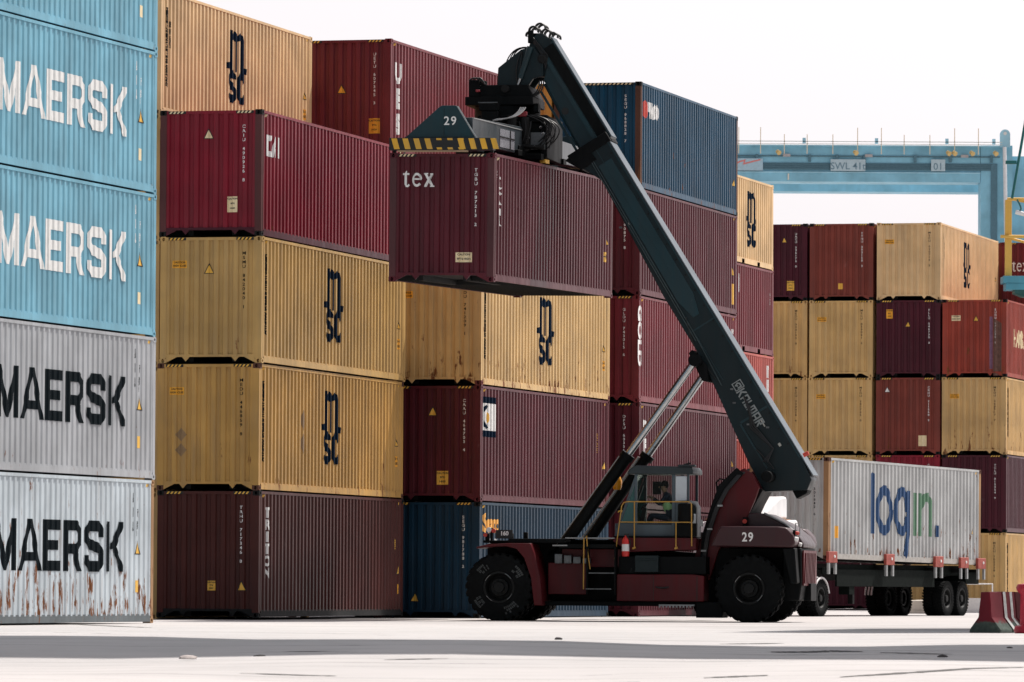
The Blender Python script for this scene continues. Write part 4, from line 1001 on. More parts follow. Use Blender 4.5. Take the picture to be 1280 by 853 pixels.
# inner boom section
IP = [(1.19, 13.60), (2.62, 11.30), (2.25, 10.75), (1.98, 10.85), (1.0, 12.62)]
ib = rp('inner_boom', paint('inner boom', (.006, .024, .031), 0, .5, .4, .03, spec=.28), lambda bm: add_prism(bm, IP, -.38, .38), .012)
idir = (Vector((2.62, 0, 11.30)) - Vector((1.19, 0, 13.60))).normalized(); itn = Vector((-idir.z, 0, idir.x)); itn = itn if itn.x > 0 else -itn
def iq(s, w_): q = Vector((1.19, 0, 13.60)) + idir * s - itn * w_; return (q.x, q.z)
rp('boom_top_sunlit_strip', paint('boom top sunlit', (.20, .24, .27), 0, .2, .45, .03), lambda bm: add_prism(bm, [iq(-.05, -.02), iq(2.7, -.02), iq(2.7, -.001), iq(-.05, -.001)], -.37, .37), 0, parent=ib)  # same pale top, its daylight put into the paint
rp('boom_flange', TEAL2, lambda bm: (add_prism(bm, [iq(.1, .30), iq(2.8, .30), iq(2.8, .40), iq(.1, .40)], -.42, -.381), add_prism(bm, [iq(.9, .84), iq(2.7, .84), iq(2.7, .90), iq(.9, .90)], -.40, -.381)), 0, parent=ib)
rp('boom_recess', MDRK, lambda bm: add_prism(bm, [iq(.1, .03), iq(2.8, .03), iq(2.8, .28), iq(.1, .28)], -.385, -.3805), 0, parent=ib)
rp('pin_hole', BLK, lambda bm: add_cyl(bm, (iq(1.62, .62)[0], -.388, iq(1.62, .62)[1]), (iq(1.62, .62)[0], -.3805, iq(1.62, .62)[1]), .085, seg=20), 0, parent=ib)
rp('inner_chain_tube', TEAL2, lambda bm: add_tube(bm, [(1.02, -.30, 12.55), (1.98, -.30, 10.85)], .045), 0, 60, parent=ib)
# boom head and tilting neck
HP = [(1.16, 13.60), (.92, 13.74), (.70, 13.66), (.55, 13.36), (.30, 13.22), (-.08, 12.92), (-.12, 12.30), (.42, 12.20), (.72, 12.60), (.98, 12.62), (1.40, 12.70), (1.5, 13.0)]
head = rp('boom_head', TEAL, lambda bm: (add_prism(bm, HP[:3] + [(.62, 13.38), (.66, 12.75), (1.40, 12.70), (1.5, 13.0)], -.34, .34)), .02)
rp('neck_plate', TEAL, lambda bm: [add_prism(bm, [(.74, 13.42), (.46, 13.34), (-.08, 12.92), (-.12, 12.28), (.44, 12.18), (.76, 12.66), (1.0, 12.72), (1.0, 13.1)], y, y + .12) for y in (-.47, .33)] and None, .015)
rp('neck_hose', HOSE, lambda bm: [add_tube(bm, arc((.50 - k * .02, -.49, 13.3), (.42, -.49, 12.45), (.0 - .08 * k, -.03, 0), 10), .014) for k in range(2)] and None, 0, 60)
rp('damping_cylinder', TEAL2, lambda bm: add_cyl(bm, (.70, -.53, 13.40), (.46, -.53, 12.66), .075, .06, 16), 0, 60)
rp('cylinder_rod', CHROME, lambda bm: add_cyl(bm, (.46, -.53, 12.66), (.40, -.53, 12.46), .03), 0, 60)
rp('head_pin', STEEL, lambda bm: (add_cyl(bm, (.98, -.52, 13.12), (.98, -.42, 13.12), .11), add_box(bm, .9, 1.06, -.53, -.50, 13.04, 13.2)), .01)
def f(bm):
    for (x, z, rr) in ((.72, 13.80, .11), (.88, 13.86, .12), (1.02, 13.74, .10), (1.20, 13.66, .10), (.62, 13.70, .08)):
        for y in (-.25, -.12, .1, .25):
            add_tube(bm, [(x + rr * math.cos(a), y, z + rr * math.sin(a)) for a in [(-20 + i * 22) * math.pi / 180 for i in range(11)]], .017, 6)
    for k in range(3): add_tube(bm, arc((.05 + .05 * k, -.2 + k * .1, 13.02 + .03 * k), (.55, -.2 + k * .1, 13.42), (-.06, 0, .11), 8), .016, 6)
    for k in range(4): add_tube(bm, [(.60 + .03 * k, -.36, 13.75 - k * .02), (.80 + .03 * k, -.40, 13.45), (.98 + .04 * k, -.42, 13.2), (1.05, -.42, 12.9)], .016, 6)
rp('hose_loop', HOSE, f, 0, 60)
rp('hose_bracket', MDRK, lambda bm: (add_box(bm, .60, .95, -.3, .3, 13.62, 13.74), add_box(bm, .62, .74, -.42, -.3, 13.5, 13.8)), .01)

# lift cylinders
XF = (.99, .04)
for y, ex in ((-.86, 0), (.86, 1)):
    lc = D.objects.new('lift_cylinder', None); COL.objects.link(lc); lc.parent = rs
    p0 = Vector((1.45 + ex * .22, y, 1.45)); p1 = Vector((4.76 + ex * .10, y, 6.05 - ex * .05)); dd = (p1 - p0).normalized(); m = p0 + dd * 2.85
    obj('barrel', (lambda b: (add_cyl(b, p0, m, .142 - ex * .02, seg=24), add_cyl(b, m, m + dd * .14, .172, seg=24), add_cyl(b, p0 - dd * .02, p0 + dd * .12, .2, seg=24), b)[3])(BM()), MDRK, lc, smooth=50)
    obj('rod', (lambda b: (add_cyl(b, m + dd * .1, p1 - dd * .1, .085, seg=24), b)[1])(BM()), CHROME, lc, smooth=50)
    obj('rod_eye', (lambda b: (add_cyl(b, p1 + Vector((0, -.1, 0)), p1 + Vector((0, .1, 0)), .15, seg=20), b)[1])(BM()), MDRK, lc, smooth=50)
    obj('feed_pipe', (lambda b: (add_tube(b, [p0 + dd * .3 + Vector((-.10, -.11, .10)), m - dd * .05 + Vector((-.10, -.11, .10))], .035 if ex else .012), b)[1])(BM()), GREYP, lc, smooth=60)
rp('cylinder_bracket', MDRK, lambda bm: add_prism(bm, [(4.58, 6.22), (4.66, 6.30), (5.0, 5.95), (5.05, 5.55), (4.90, 5.58)], -.72, .72), .02)

# slewing unit and carriage above the spreader
XF = (.99, .05)
ML = MO.inverted() @ HM        # machine frame <- held container frame
def sp(name, mat, fn, bevel=.012, smooth=0, parent=None):
    bm = BM(); fn(bm); o = obj(name, bm, mat, parent or spr, bevel=bevel, smooth=smooth); return o
rp('slew_frame', MDRK, lambda bm: (add_box(bm, -.78, .85, -.8, .8, 12.02, 12.22), add_prism(bm, [(-.62, 12.22), (-.40, 12.50), (.7, 12.50), (.85, 12.22)], -.7, .7), add_cyl(bm, (.1, 0, 11.72), (.1, 0, 12.02), .78, seg=36),
    add_box(bm, -.70, -.45, -.75, -.45, 12.22, 12.62), add_box(bm, -.45, -.3, -.7, -.5, 12.5, 12.60), add_box(bm, .84, .96, -.7, -.4, 11.85, 12.06)), .015)
rp('slew_pin', STEEL, lambda bm: add_cyl(bm, (.18, -.82, 12.40), (.18, -.70, 12.40), .09, seg=18), 0, 50)
rp('motor_cover', flat('motor red', (.32, .04, .05), .5), lambda bm: (add_box(bm, -.52, -.42, -.84, -.76, 12.33, 12.38), add_box(bm, .52, .76, -1.12, -1.0, 11.72, 11.84)), .01)
def f(bm):
    add_box(bm, -.42, -.20, -1.05, 1.05, 10.85, 11.72); add_box(bm, 1.08, 1.24, -1.05, 1.05, 10.75, 11.75); add_box(bm, -.42, 1.24, -1.06, -.9, 11.60, 11.76)
    add_box(bm, -.42, 1.24, .9, 1.06, 11.60, 11.76); add_box(bm, -.36, 1.2, -.95, .95, 10.78, 10.92); add_box(bm, -.3, 1.06, -.98, .8, 10.95, 11.58)
    add_box(bm, -.35, .12, -1.3, -1.05, 11.85, 12.02); add_box(bm, -.30, .10, -1.28, -1.05, 11.55, 11.85)
rp('carriage_frame', MDRK, f, .015)
rp('carriage_cylinder', STEEL, lambda bm: (add_cyl(bm, (.05, -1.12, 10.95), (.05, -1.12, 11.7), .10), add_cyl(bm, (.42, -1.15, 10.95), (.42, -1.15, 11.75), .13), add_cyl(bm, (.72, -1.10, 10.9), (.72, -1.10, 11.7), .11), add_cyl(bm, (-.2, -1.2, 11.1), (1.2, -1.2, 10.98), .05)), 0, 50)
rg2 = random.Random(5)
def f(bm):
    for k in range(9):
        x0 = .8 + rg2.uniform(-.1, .15); add_tube(bm, arc((x0, -1.0 + rg2.uniform(-.1, .1), 11.75), (1.15 + rg2.uniform(-.3, .2), -1.05, 10.95 + rg2.uniform(0, .15)), (.28 + rg2.uniform(-.05, .15), -.1, .08), 12), .016, 6)
    for k in range(8):
        x0 = -.1 + k * .14; add_tube(bm, arc((x0, -1.2, 11.6), (x0 + rg2.uniform(-.2, .2), -1.2, 10.95), (rg2.uniform(-.1, .1), -.06, 0), 8), .014, 6)
    for k in range(3): add_tube(bm, arc((.60 + k * .05, -.6, 12.20), (.95 + k * .05, -.50, 12.62), (.10, 0, -.08), 10), .018, 6)
    for k in range(3): add_tube(bm, arc((-.68 + k * .1, -.8, 12.6), (-.3, -.8, 12.5), (-.02, 0, .10), 8), .02, 6)
rp('hose', HOSE, f, 0, 60)
rp('hose', flat('pale hose', (.62, .62, .60), .4), lambda bm: [add_tube(bm, arc((-.02 + k * .03, -1.28, 11.62 + k * .01), (.62 + k * .04, -1.15, 11.93), (.12, -.06, -.07), 10), .015, 6) for k in range(4)] and None, 0, 60)
rp('fitting', CHROME, lambda bm: [add_cyl(bm, (x, -1.22, z), (x + .04, -1.24, z + .02), .028, seg=8) for x, z in ((.42, 11.05), (.55, 11.0), (.48, 11.35), (.80, 11.2), (1.1, 11.45), (1.15, 11.3), (.95, 11.0), (.2, 11.3))] and None, 0)
rp('cover_plate', WORN, lambda bm: (add_box(bm, -.36, .10, -1.32, -1.305, 12.03, 12.05), add_box(bm, .85, 1.2, -1.07, -1.062, 10.95, 11.35)), 0)

XF = None
spr = D.objects.new('spreader', None); COL.objects.link(spr); spr.parent = rs; spr.matrix_local = ML
hh = 12.192 / 2; zt = 2.896
sp('centre_beam', MDRK, lambda bm: (add_box(bm, -1.9, 1.9, -.75, .75, zt + .16, zt + .30), add_box(bm, -1.6, 1.6, -.7, .7, zt + .301, zt + .42)))
beam = sp('telescopic_beam', paint('spreader beam grey', (.032, .042, .048), .0, .5, .35, .04, spec=.6), lambda bm: (add_prism(bm, [(-hh + .15, zt + .22), (-hh + .15, zt + .80), (-1.2, zt + .86), (-1.2, zt + .22)], -.66, -.36), add_prism(bm, [(-hh + .15, zt + .22), (-hh + .15, zt + .80), (-1.2, zt + .86), (-1.2, zt + .22)], .06, .36),
    add_prism(bm, [(hh - .15, zt + .22), (hh - .15, zt + .70), (1.2, zt + .80), (1.2, zt + .22)], -.66, -.36), add_prism(bm, [(hh - .15, zt + .22), (hh - .15, zt + .70), (1.2, zt + .80), (1.2, zt + .22)], .06, .36)))
sp('beam_edge', GREYP, lambda bm: add_box(bm, -hh + .2, -1.2, -.672, -.661, zt + .78, zt + .80), 0, parent=beam)
sp('beam_window', flat('shiny access cover', (.45, .46, .50), .25, .5, .2), lambda bm: (add_box(bm, -3.4, -2.0, -.675, -.662, zt + .28, zt + .70)), 0, parent=beam)
sp('window_bar', STEEL, lambda bm: (add_box(bm, -3.4, -2.0, -.69, -.676, zt + .50, zt + .53), add_box(bm, -2.45, -2.4, -.69, -.6765, zt + .28, zt + .70)), 0, parent=beam)
for s in (-1, 1):
    xe = sorted((s * (hh + .14), s * (hh - .12)))
    eb_ = sp('end_beam', BLK, lambda bm: add_box(bm, xe[0], xe[1], -1.20, 1.20, zt + .05, zt + .33), .008)
    sp('twistlock', STEEL, lambda bm: [add_box(bm, s * (hh - .09) - .04, s * (hh - .09) + .04, q * 1.13 - .03, q * 1.13 + .03, zt - .02, zt + .06) for q in (-1, 1)] and None, 0, parent=eb_)
    pl = sp('end_gusset', TEAL2, lambda bm: add_prism(bm, [(.86, zt + .331), (-.80, zt + .331), (-.36, zt + 1.04), (-.30, zt + 1.06), (.0, zt + 1.06), (.06, zt + 1.03)], s * hh - .06, s * hh + .06, 'YZ'), .01)
    if s < 0:
        b = polys_bm([[(.0 + i * .255, .02), (.13 + i * .255, .02), (.06 + i * .255, .26), (-.07 + i * .255, .26)] for i in range(10) if i not in (4, 5)] + [[(.07, 0), (.09, 0), (.09, .005)]])
        for v in b.verts: v.co = (xe[0] - .004 - v.co.z, 1.08 - v.co.x, zt + .055 + v.co.y)
        obj('hazard_stripe', b, paint('worn stripe yellow', (.74, .42, .05), .35, .6, .6), eb_)
        b = polys_bm([[(.98 + i * .255, .22), (1.10 + i * .255, .22), (1.09 + i * .255, .265), (.97 + i * .255, .265)] for i in range(3)] + [[(1.0 + i * .25, .01), (1.12 + i * .25, .01), (1.10 + i * .25, .06), (.98 + i * .25, .06)] for i in range(3)])
        for v in b.verts: v.co = (xe[0] - .004 - v.co.z, 1.08 - v.co.x, zt + .055 + v.co.y)
        obj('hazard_stripe', b, paint('worn stripe yellow', (.74, .42, .05), .35, .6, .6), eb_)
        sp('end_lip', paint('rubbed lip', (.38, .26, .16), .5, .5, .6), lambda bm: (add_box(bm, xe[0] - .01, xe[0] + .1, -.62, 1.0, zt + .012, zt + .048)), 0, parent=eb_)
        sp('gusset_edge', GREYP, lambda bm: add_prism(bm, [(-.81, zt + .332), (-.78, zt + .332), (-.34, zt + 1.04), (-.37, zt + 1.045)], s * hh - .075, s * hh - .061, 'YZ'), 0, parent=pl)
        sp('gusset_seam', STEEL, lambda bm: add_box(bm, -hh - .0625, -hh - .0605, -.055, -.045, zt + .34, zt + 1.0), 0, parent=pl)
        b = tri_bm(text_polys('29', .27, .004, spacing=1.2))
        for v in b.verts: v.co = (-hh - .066, -.19 - v.co.x, zt + .84 + v.co.y)
        obj('fleet_number', b, WHITE, pl)
        sp('strut', MDRK, lambda bm: add_tube(bm, [(-hh, .84, zt + .34), (-hh + .5, .98, zt + .36)], .03), 0, parent=pl)
sp('locking_block', YEL, lambda bm: add_box(bm, -1.0, -.6, -1.18, -1.05, zt + .03, zt + .12), 0)
sp('cross_arm', MDRK, lambda bm: (add_box(bm, -1.3, -1.0, -1.15, 1.15, zt + .10, zt + .24), add_box(bm, 1.0, 1.3, -1.15, 1.15, zt + .10, zt + .24)))

# ------------------------------------------------------------------ operator
def skinned(name, verts, edges, radii, mat, parent, sub=1):
    me = D.meshes.new(name); me.from_pydata([Vector(v) for v in verts], edges, []); o = D.objects.new(name, me); COL.objects.link(o)
    sk = o.modifiers.new('s', 'SKIN'); 
    for i, r in enumerate(radii): me.skin_vertices[0].data[i].radius = (r, r) if not isinstance(r, tuple) else r
    me.skin_vertices[0].data[0].use_root = True
    if sub: ss = o.modifiers.new('u', 'SUBSURF'); ss.levels = sub; ss.render_levels = sub
    dg = bpy.context.evaluated_depsgraph_get(); m2 = D.meshes.new_from_object(o.evaluated_get(dg))
    D.objects.remove(o); D.meshes.remove(me)
    for p in m2.polygons: p.use_smooth = True
    return m2
yc = -.75
V = [(4.20, yc, 2.40), (4.20, yc, 2.56), (4.17, yc, 2.74), (4.13, yc, 2.90), (4.10, yc, 2.98), (4.06, yc, 3.09), (4.04, yc, 3.17)]
Ed = [(0, 1), (1, 2), (2, 3), (3, 4), (4, 5), (5, 6)]; Rd = [.14, .13, .145, .13, .055, .085, .075]
for s in (-1, 1):
    b0 = len(V)
    V += [(4.15, yc + s * .18, 2.92), (4.00, yc + s * .24, 2.70), (3.84, yc + s * .16, 2.82), (3.77, yc + s * .13, 2.88),
          (4.18, yc + s * .10, 2.40), (3.76, yc + s * .13, 2.46), (3.66, yc + s * .12, 2.06), (3.54, yc + s * .12, 2.04)]
    Ed += [(3, b0), (b0, b0 + 1), (b0 + 1, b0 + 2), (b0 + 2, b0 + 3), (0, b0 + 4), (b0 + 4, b0 + 5), (b0 + 5, b0 + 6), (b0 + 6, b0 + 7)]
    Rd += [.065, .05, .038, .034, .095, .068, .05, .042]
body = skinned('body', V, Ed, Rd, None, rs, 1)
SKIN = flat('skin', (.42, .25, .17), .5, 0, .08); NAV = flat('navy workwear', (.018, .028, .055), .8); HV = flat('lime vest', (.55, .85, .42), .7, 0, .15); HAIR = flat('dark hair', (.012, .010, .009), .7)
person = D.objects.new('person', body); COL.objects.link(person); person.matrix_world = MO @ Matrix.Translation((-.04, 0, 0))
for m_ in (NAV, SKIN, BLK): body.materials.append(m_)
for p in body.polygons:
    c = p.center
    p.material_index = 1 if (c.z > 3.0 or (c.x < 3.83 and c.z > 2.7)) else (2 if c.z < 2.12 else 0)
tag(person, 'seated operator in navy clothes and pale green vest inside the cab', 'person')
vest = skinned('vest', [(4.20, yc, 2.50), (4.18, yc, 2.66), (4.155, yc, 2.80), (4.14, yc, 2.90)], [(0, 1), (1, 2), (2, 3)], [.15, .155, .165, .13], None, None, 1)
obj('vest', vest, HV, person)
hair = BM(); bmesh.ops.create_uvsphere(hair, u_segments=14, v_segments=10, radius=.098, matrix=Matrix.Translation((4.075, yc, 3.165)) @ Matrix.Scale(1.05, 4, (0, 0, 1)))
bmesh.ops.delete(hair, geom=[v for v in hair.verts if v.co.z < 3.12 and v.co.x < 4.09], context='VERTS'); obj('hair', hair, HAIR, person, smooth=80)
face = BM()
add_cyl(face, (3.965, yc, 3.125), (3.935, yc, 3.105), .012, .016, 8)
for s in (-1, 1): bmesh.ops.create_uvsphere(face, u_segments=8, v_segments=6, radius=.022, matrix=Matrix.Translation((4.06, yc + s * .085, 3.12)))
obj('nose_and_ears', face, SKIN, person, smooth=80)
ey = BM()
for s in (-1, 1): bmesh.ops.create_uvsphere(ey, u_segments=8, v_segments=6, radius=.012, matrix=Matrix.Translation((3.967, yc + s * .032, 3.145)))
add_box(ey, 3.958, 3.965, yc - .025, yc + .025, 3.072, 3.080)
obj('eyes_and_mouth', ey, HAIR, person)
for s in (-1, 1):
    hb = BM(); base = Vector((3.76, yc + s * .13, 2.89))
    for k, L_ in enumerate((.070, .080, .076, .060)):
        y = base.y + (k - 1.5) * .019
        add_tube(hb, [(base.x + .01, y, base.z + .01), (base.x - .03, y, base.z + .018), (base.x - .03 - L_ * .45, y, base.z), (base.x - .02 - L_ * .5, y, base.z - .035)], .0088, 6)
    add_tube(hb, [(base.x + .02, base.y - s * .03, base.z), (base.x - .01, base.y - s * .05, base.z - .015), (base.x - .035, base.y - s * .045, base.z - .03)], .010, 6)
    obj('fingers', hb, SKIN, person, smooth=60)

# ------------------------------------------------------------------ truck and semi-trailer
LY = .4397
LM = Matrix.Translation((8.9701, 166.1587, 0)) @ Matrix.Rotation(math.pi / 2 - LY, 4, 'Z')     # x along the trailer (away), y left, z up
lb, lg = L_login()
container('off-white container with large blue and green lettering on a semi-trailer', (8.9701, 166.1587), 1.6106, LY, 0, MAT('white box'), stripe=YEL, raw_z=True, tilt=-.0093, code='LGNU 301842 6', cink=INK,
          side=[('poly', 'company_lettering', place(lb, 3.24, .80, .985, 1.0), LBLUE), ('poly', 'company_lettering', place(lg, 3.24, .80, .985, 1.0), LGREEN), ('box', .48, .62, .28, .34, ORG, ''), ('rot', 'LGNU 301842 6', 11.35, 1.9, .09, INK, .002, 1), ('tri', 11.5, .95, .16)],
          postm=RUSTYEL, castm=RUSTY, group=None, frame=flat('pale bottom rail', (.42, .40, .37), .7, 0, .3))
tk = thing('container_truck', 'white-cabbed container truck carrying the lettered white box, half hidden by the reach stacker', 'truck', LM)
def tp(name, mat, fn, bevel=.01, smooth=0, parent=None):
    bm = BM(); fn(bm); return obj(name, bm, mat, parent or tk, bevel=bevel, smooth=smooth)
def f(bm):
    for y in (.62, 1.68): add_prism(bm, [(0, 1.50), (12.1, 1.38), (12.1, 1.2), (3.4, 1.0), (2.9, 1.22), (0, 1.34)], y, y + .12)
    for x in (.2, 4.3, 8.4, 10.5, 11.95): add_box(bm, x, x + .22, .02, 2.42, 1.38 - .009 * x, 1.50 - .009 * x)
tp('trailer_frame', STEEL, f)
tp('side_guard', flat('trailer dark green', (.008, .011, .010), .8, 0, .3, .05), lambda bm: (add_box(bm, .9, 8.6, .10, .16, .85, 1.34), add_box(bm, .3, 12.0, .3, .36, 1.2, 1.49), add_box(bm, 1.9, 2.3, .12, .45, .62, 1.2), add_box(bm, 11.2, 12.3, .10, 2.3, .95, 1.3)), .01)
tp('landing_gear', STEEL, lambda bm: [add_box(bm, 2.6, 2.75, y, y + .15, .35, 1.2) for y in (.3, 1.9)] and None)
for x in (.08, 4.5, 8.45, 10.55, 12.0):
    lk = tp('lock_bracket', flat('bracket red', (.36, .07, .05), .6, 0, .4), lambda bm: add_box(bm, x - .33, x + .33, -.12, -.03, 1.52 - .0093 * x, 1.84 - .0093 * x), .015)
    tp('bracket_leg', GREYP, lambda bm: [add_box(bm, x + q, x + q + .11, -.11, -.05, 1.20 - .0093 * x, 1.518 - .0093 * x) for q in (-.31, .19)] and None, 0, parent=lk)
    tp('bracket_bolt', WHITE, lambda bm: add_cyl(bm, (x + .08, -.145, 1.70 - .0093 * x), (x + .08, -.12, 1.70 - .0093 * x), .04, seg=10), 0, parent=lk)
TT = tyre_mesh(.52, .28, .29, 34, .02); TR = rim_mesh(.29, .28, 10, .10)
def twheel(x, y, s):
    w = D.objects.new('wheel', None); COL.objects.link(w); w.parent = tk; w.matrix_local = Matrix.Translation((x, y, .515)) @ (Matrix.Identity(4) if s < 0 else Matrix.Rotation(math.pi, 4, 'Z'))
    obj('tyre', TT, RUBBER, w); obj('rim', TR, RIM, w)
for x in (9.45, 10.70):
    for y, s in ((.15, -1), (.47, -1), (1.97, 1), (2.29, 1)): twheel(x, y, s)
for x in (-.45,):
    for y, s in ((.15, -1), (.47, -1), (1.97, 1), (2.29, 1)): twheel(x, y, s)
for y, s in ((.2, -1), (2.24, 1)): twheel(-3.6, y, s)
tp('mudguard', flat('mudguard pale', (.62, .60, .60), .5), lambda bm: [add_tube(bm, [(-.45 + .58 * math.cos(a), y, .515 + .58 * math.sin(a)) for a in [math.pi * (.08 + .84 * i / 10) for i in range(11)]], .03) for y in (.02, .15, .3, .45, .58)] and None, 0, 60)
tp('mudguard', flat('mudguard pale', (.62, .60, .60), .5), lambda bm: [add_tube(bm, [(9.45 + .58 * math.cos(a), 2.44 - y, .515 + .58 * math.sin(a)) for a in [math.pi * (.55 + .40 * i / 8) for i in range(9)]], .03) for y in (.02, .12, .22)] and None, 0, 60)
tp('tractor_frame', STEEL, lambda bm: (add_box(bm, -4.2, 1.2, .75, .87, .75, 1.05), add_box(bm, -4.2, 1.2, 1.57, 1.69, .75, 1.05), add_box(bm, -.9, .1, .7, 1.75, 1.05, 1.3), add_box(bm, -2.2, -1.2, .25, .7, .5, 1.1)))
CW = paint('truck white', (.74, .74, .74), .1, .2, .35, .03)
cb = tp('cab', CW, lambda bm: add_prism(bm, [(-4.3, .55), (-4.38, 1.5), (-4.15, 2.35), (-3.95, 2.62), (-2.0, 2.70), (-1.92, 2.6), (-1.92, .95), (-3.0, .95), (-3.1, .55)], .12, 2.32), .05)
tp('roof_deflector', CW, lambda bm: add_prism(bm, [(-3.9, 2.72), (-3.1, 3.12), (-2.5, 3.34), (-2.1, 3.36), (-2.0, 3.28), (-2.0, 2.72)], .42, 2.02), .08)
tp('deflector_hatch', flat('grey hatch', (.35, .35, .35), .5), lambda bm: add_prism(bm, [(-2.95, 3.205), (-2.55, 3.35), (-2.55, 3.36), (-2.95, 3.215)], .9, 1.5), 0)
tp('deflector_base', flat('rusty seam', (.40, .22, .12), .6), lambda bm: add_box(bm, -3.9, -1.95, .35, 2.1, 2.69, 2.718), 0)
tp('windscreen', BLK, lambda bm: add_prism(bm, [(-4.40, 1.52), (-4.18, 2.33), (-4.17, 2.32), (-4.385, 1.52)], .25, 2.19), 0, parent=cb)
tp('side_window', BLK, lambda bm: add_prism(bm, [(-4.1, 1.6), (-3.2, 1.6), (-3.2, 2.3), (-3.95, 2.3)], .108, .119), 0, parent=cb)
tp('cab_handrail', flat('rail brass', (.35, .24, .08), .5), lambda bm: (add_tube(bm, [(-1.75, .3, 1.2), (-1.75, .3, 2.35), (-1.75, 1.9, 2.35), (-1.75, 1.9, 1.2)], .02), add_tube(bm, [(-1.75, .3, 2.05), (-1.75, 1.9, 2.05)], .015), add_tube(bm, arc((-1.8, .5, 2.1), (-.2, .6, 1.4), (0, 0, -.3), 10), .02)), 0, 60)

# ------------------------------------------------------------------ big blue gantry crane far behind
GC = thing('gantry_crane', 'pale blue gantry crane spanning behind the far containers with load sign on its beam', 'crane', Matrix.Translation((11.5, 300, 0)))
CB = paint('crane hazy blue', (.25, .53, .67), 0, .12, .5, .02); CBL = paint('crane hazy blue pale', (.36, .63, .75), 0, .12, .5, .02); CBD = flat('crane cable hazy blue', (.10, .21, .27), .7)  # distance haze is mixed into these crane colours
def gp(name, mat, fn, bevel=0, smooth=0, parent=None):
    bm = BM(); fn(bm); return obj(name, bm, mat, parent or GC, bevel=bevel, smooth=smooth)
gb = gp('girder', CB, lambda bm: (add_box(bm, -18, 12.40, 0, 1.8, 22.161, 23.42), add_box(bm, -18, 12.40, -.06, 1.86, 21.60, 22.10), add_box(bm, -18, 12.40, .02, 1.7, 22.101, 22.16)))
gp('girder_lip', CBL, lambda bm: (add_box(bm, -18, 12.41, -.10, -.061, 22.04, 22.10), add_box(bm, -18, 13.6, -.25, 0, 23.42, 23.47)), parent=gb)
gp('cable_tray', CBD, lambda bm: (add_box(bm, -18, 12.94, -.05, -.001, 22.20, 22.56), add_box(bm, 12.95, 13.27, -.06, -.004, 12.0, 22.56)), parent=gb)
gp('cable', flat('crane cable pale', (.10, .20, .25), .5), lambda bm: ([add_tube(bm, [(-18, -.07, z), (12.9, -.07, z)], .018, 5) for z in (22.28, 22.38, 22.48)], add_tube(bm, [(-18, -.06, 22.90), (13.4, -.06, 22.90)], .035, 6)), parent=gb)
def leg(bm, x0, x1):
    add_box(bm, x0 + .005, x1, .003, 1.6, 1.4, 23.5 if x0 > 0 else 21.58); add_box(bm, x0 + .75, x1 + .75, 7.4, 9.0, 1.4, 23.38)
    add_box(bm, x0 + .2, x1 - .2, 1.601, 7.399, 1.6, 2.8)
gl = gp('leg', CB, lambda bm: leg(bm, 12.42, 14.05)); gp('leg', CB, lambda bm: leg(bm, -18, -16.4))
gp('rear_girder', CB, lambda bm: add_box(bm, -18, 14.9, 7.42, 9.2, 21.6, 23.35))
gp('side_panel', CB, lambda bm: add_box(bm, 14.06, 17.5, .6, 1.4, 10.0, 23.0), parent=gl)
gp('wheel_bogie', STEEL, lambda bm: [add_cyl(bm, (x, y - .3, .75), (x, y + .3, .75), .75, seg=20) for x in (-17.9, -16.5, 12.6, 13.9) for y in (.8, 8.2)] and None, 0, 50)
def f(bm):
    x = -17
    while x < 13: add_box(bm, x, x + .04, -.3, -.27, 23.0, 24.35 - (.35 if int(x * 3) % 3 else 0)); x += 1.24 * (.9 + .2 * ((int(x * 7) % 5) / 5))
gp('railing_post', flat('railing cream', (.85, .72, .52), .5), f)
gp('railing', flat('railing pale', (.70, .74, .72), .5), lambda bm: (add_box(bm, -18, 13.5, -.30, -.27, 23.62, 23.66), add_box(bm, -18, 13.5, -.30, -.27, 23.50, 23.53)))
gp('floodlight', flat('flood yellow', (.70, .50, .20), .5), lambda bm: [add_cyl(bm, (x, -.35, 23.12), (x + .1, -.5, 23.02), .10, .13, 10) for x in (2.0, 5.95, 10.7, 11.0, 11.9, 13.1)] and None)
gp('junction_box', flat('box grey', (.45, .42, .42), .5), lambda bm: [add_box(bm, x, x + .38, -.2, -.1, 22.86, 23.0) for x in (2.3, 6.5, 11.4)] and None)
gp('walkway_box', CBL, lambda bm: [add_box(bm, x, x + .16, -.3, -.1, 23.55, 23.82) for x in (3.3, 7.0, 10.6, 13.0)] and None)
gp('white_pole', flat('pole white', (.80, .82, .84), .4), lambda bm: add_cyl(bm, (13.72, -.35, 17.5), (13.62, -.35, 23.4), .10, seg=12), 0, 50)
gp('lifting_lug', CBL, lambda bm: (add_cyl(bm, (13.65, -.3, 24.05), (13.65, -.1, 24.05), .26, seg=20), add_box(bm, 13.39, 13.91, -.29, -.11, 23.4, 24.05)), 0, 40)
gp('lug_hole', WHITE, lambda bm: add_cyl(bm, (13.65, -.32, 24.1), (13.65, -.305, 24.1), .09, seg=14))
sg = gp('load_sign', flat('sign pale blue', (.48, .62, .68), .5), lambda bm: (add_box(bm, 4.74, 6.52, -.16, -.11, 22.14, 22.74), add_box(bm, 9.88, 10.60, -.16, -.11, 22.16, 22.76)))
for tx, x in (('SWL 41t', 5.63), ('01', 10.24)):
    o = obj('sign_lettering', tri_bm(text_polys(tx, .50, .004)), flat('sign ink', (.16, .27, .34), .6), sg); o.matrix_local = Matrix.Translation((x, -.165, 22.63)) @ Matrix.Rotation(math.pi / 2, 4, 'X')
lg_ = gp('company_sign', flat('sign blue white', (.42, .60, .70), .5), lambda bm: add_box(bm, -2.0, 1.28, -.16, -.11, 22.14, 22.76))
bm = polys_bm(stroke([(-.9, 22.26), (-.3, 22.36), (.1, 22.60), (.35, 22.66), (.30, 22.48), (.75, 22.60), (1.15, 22.70)], .07))
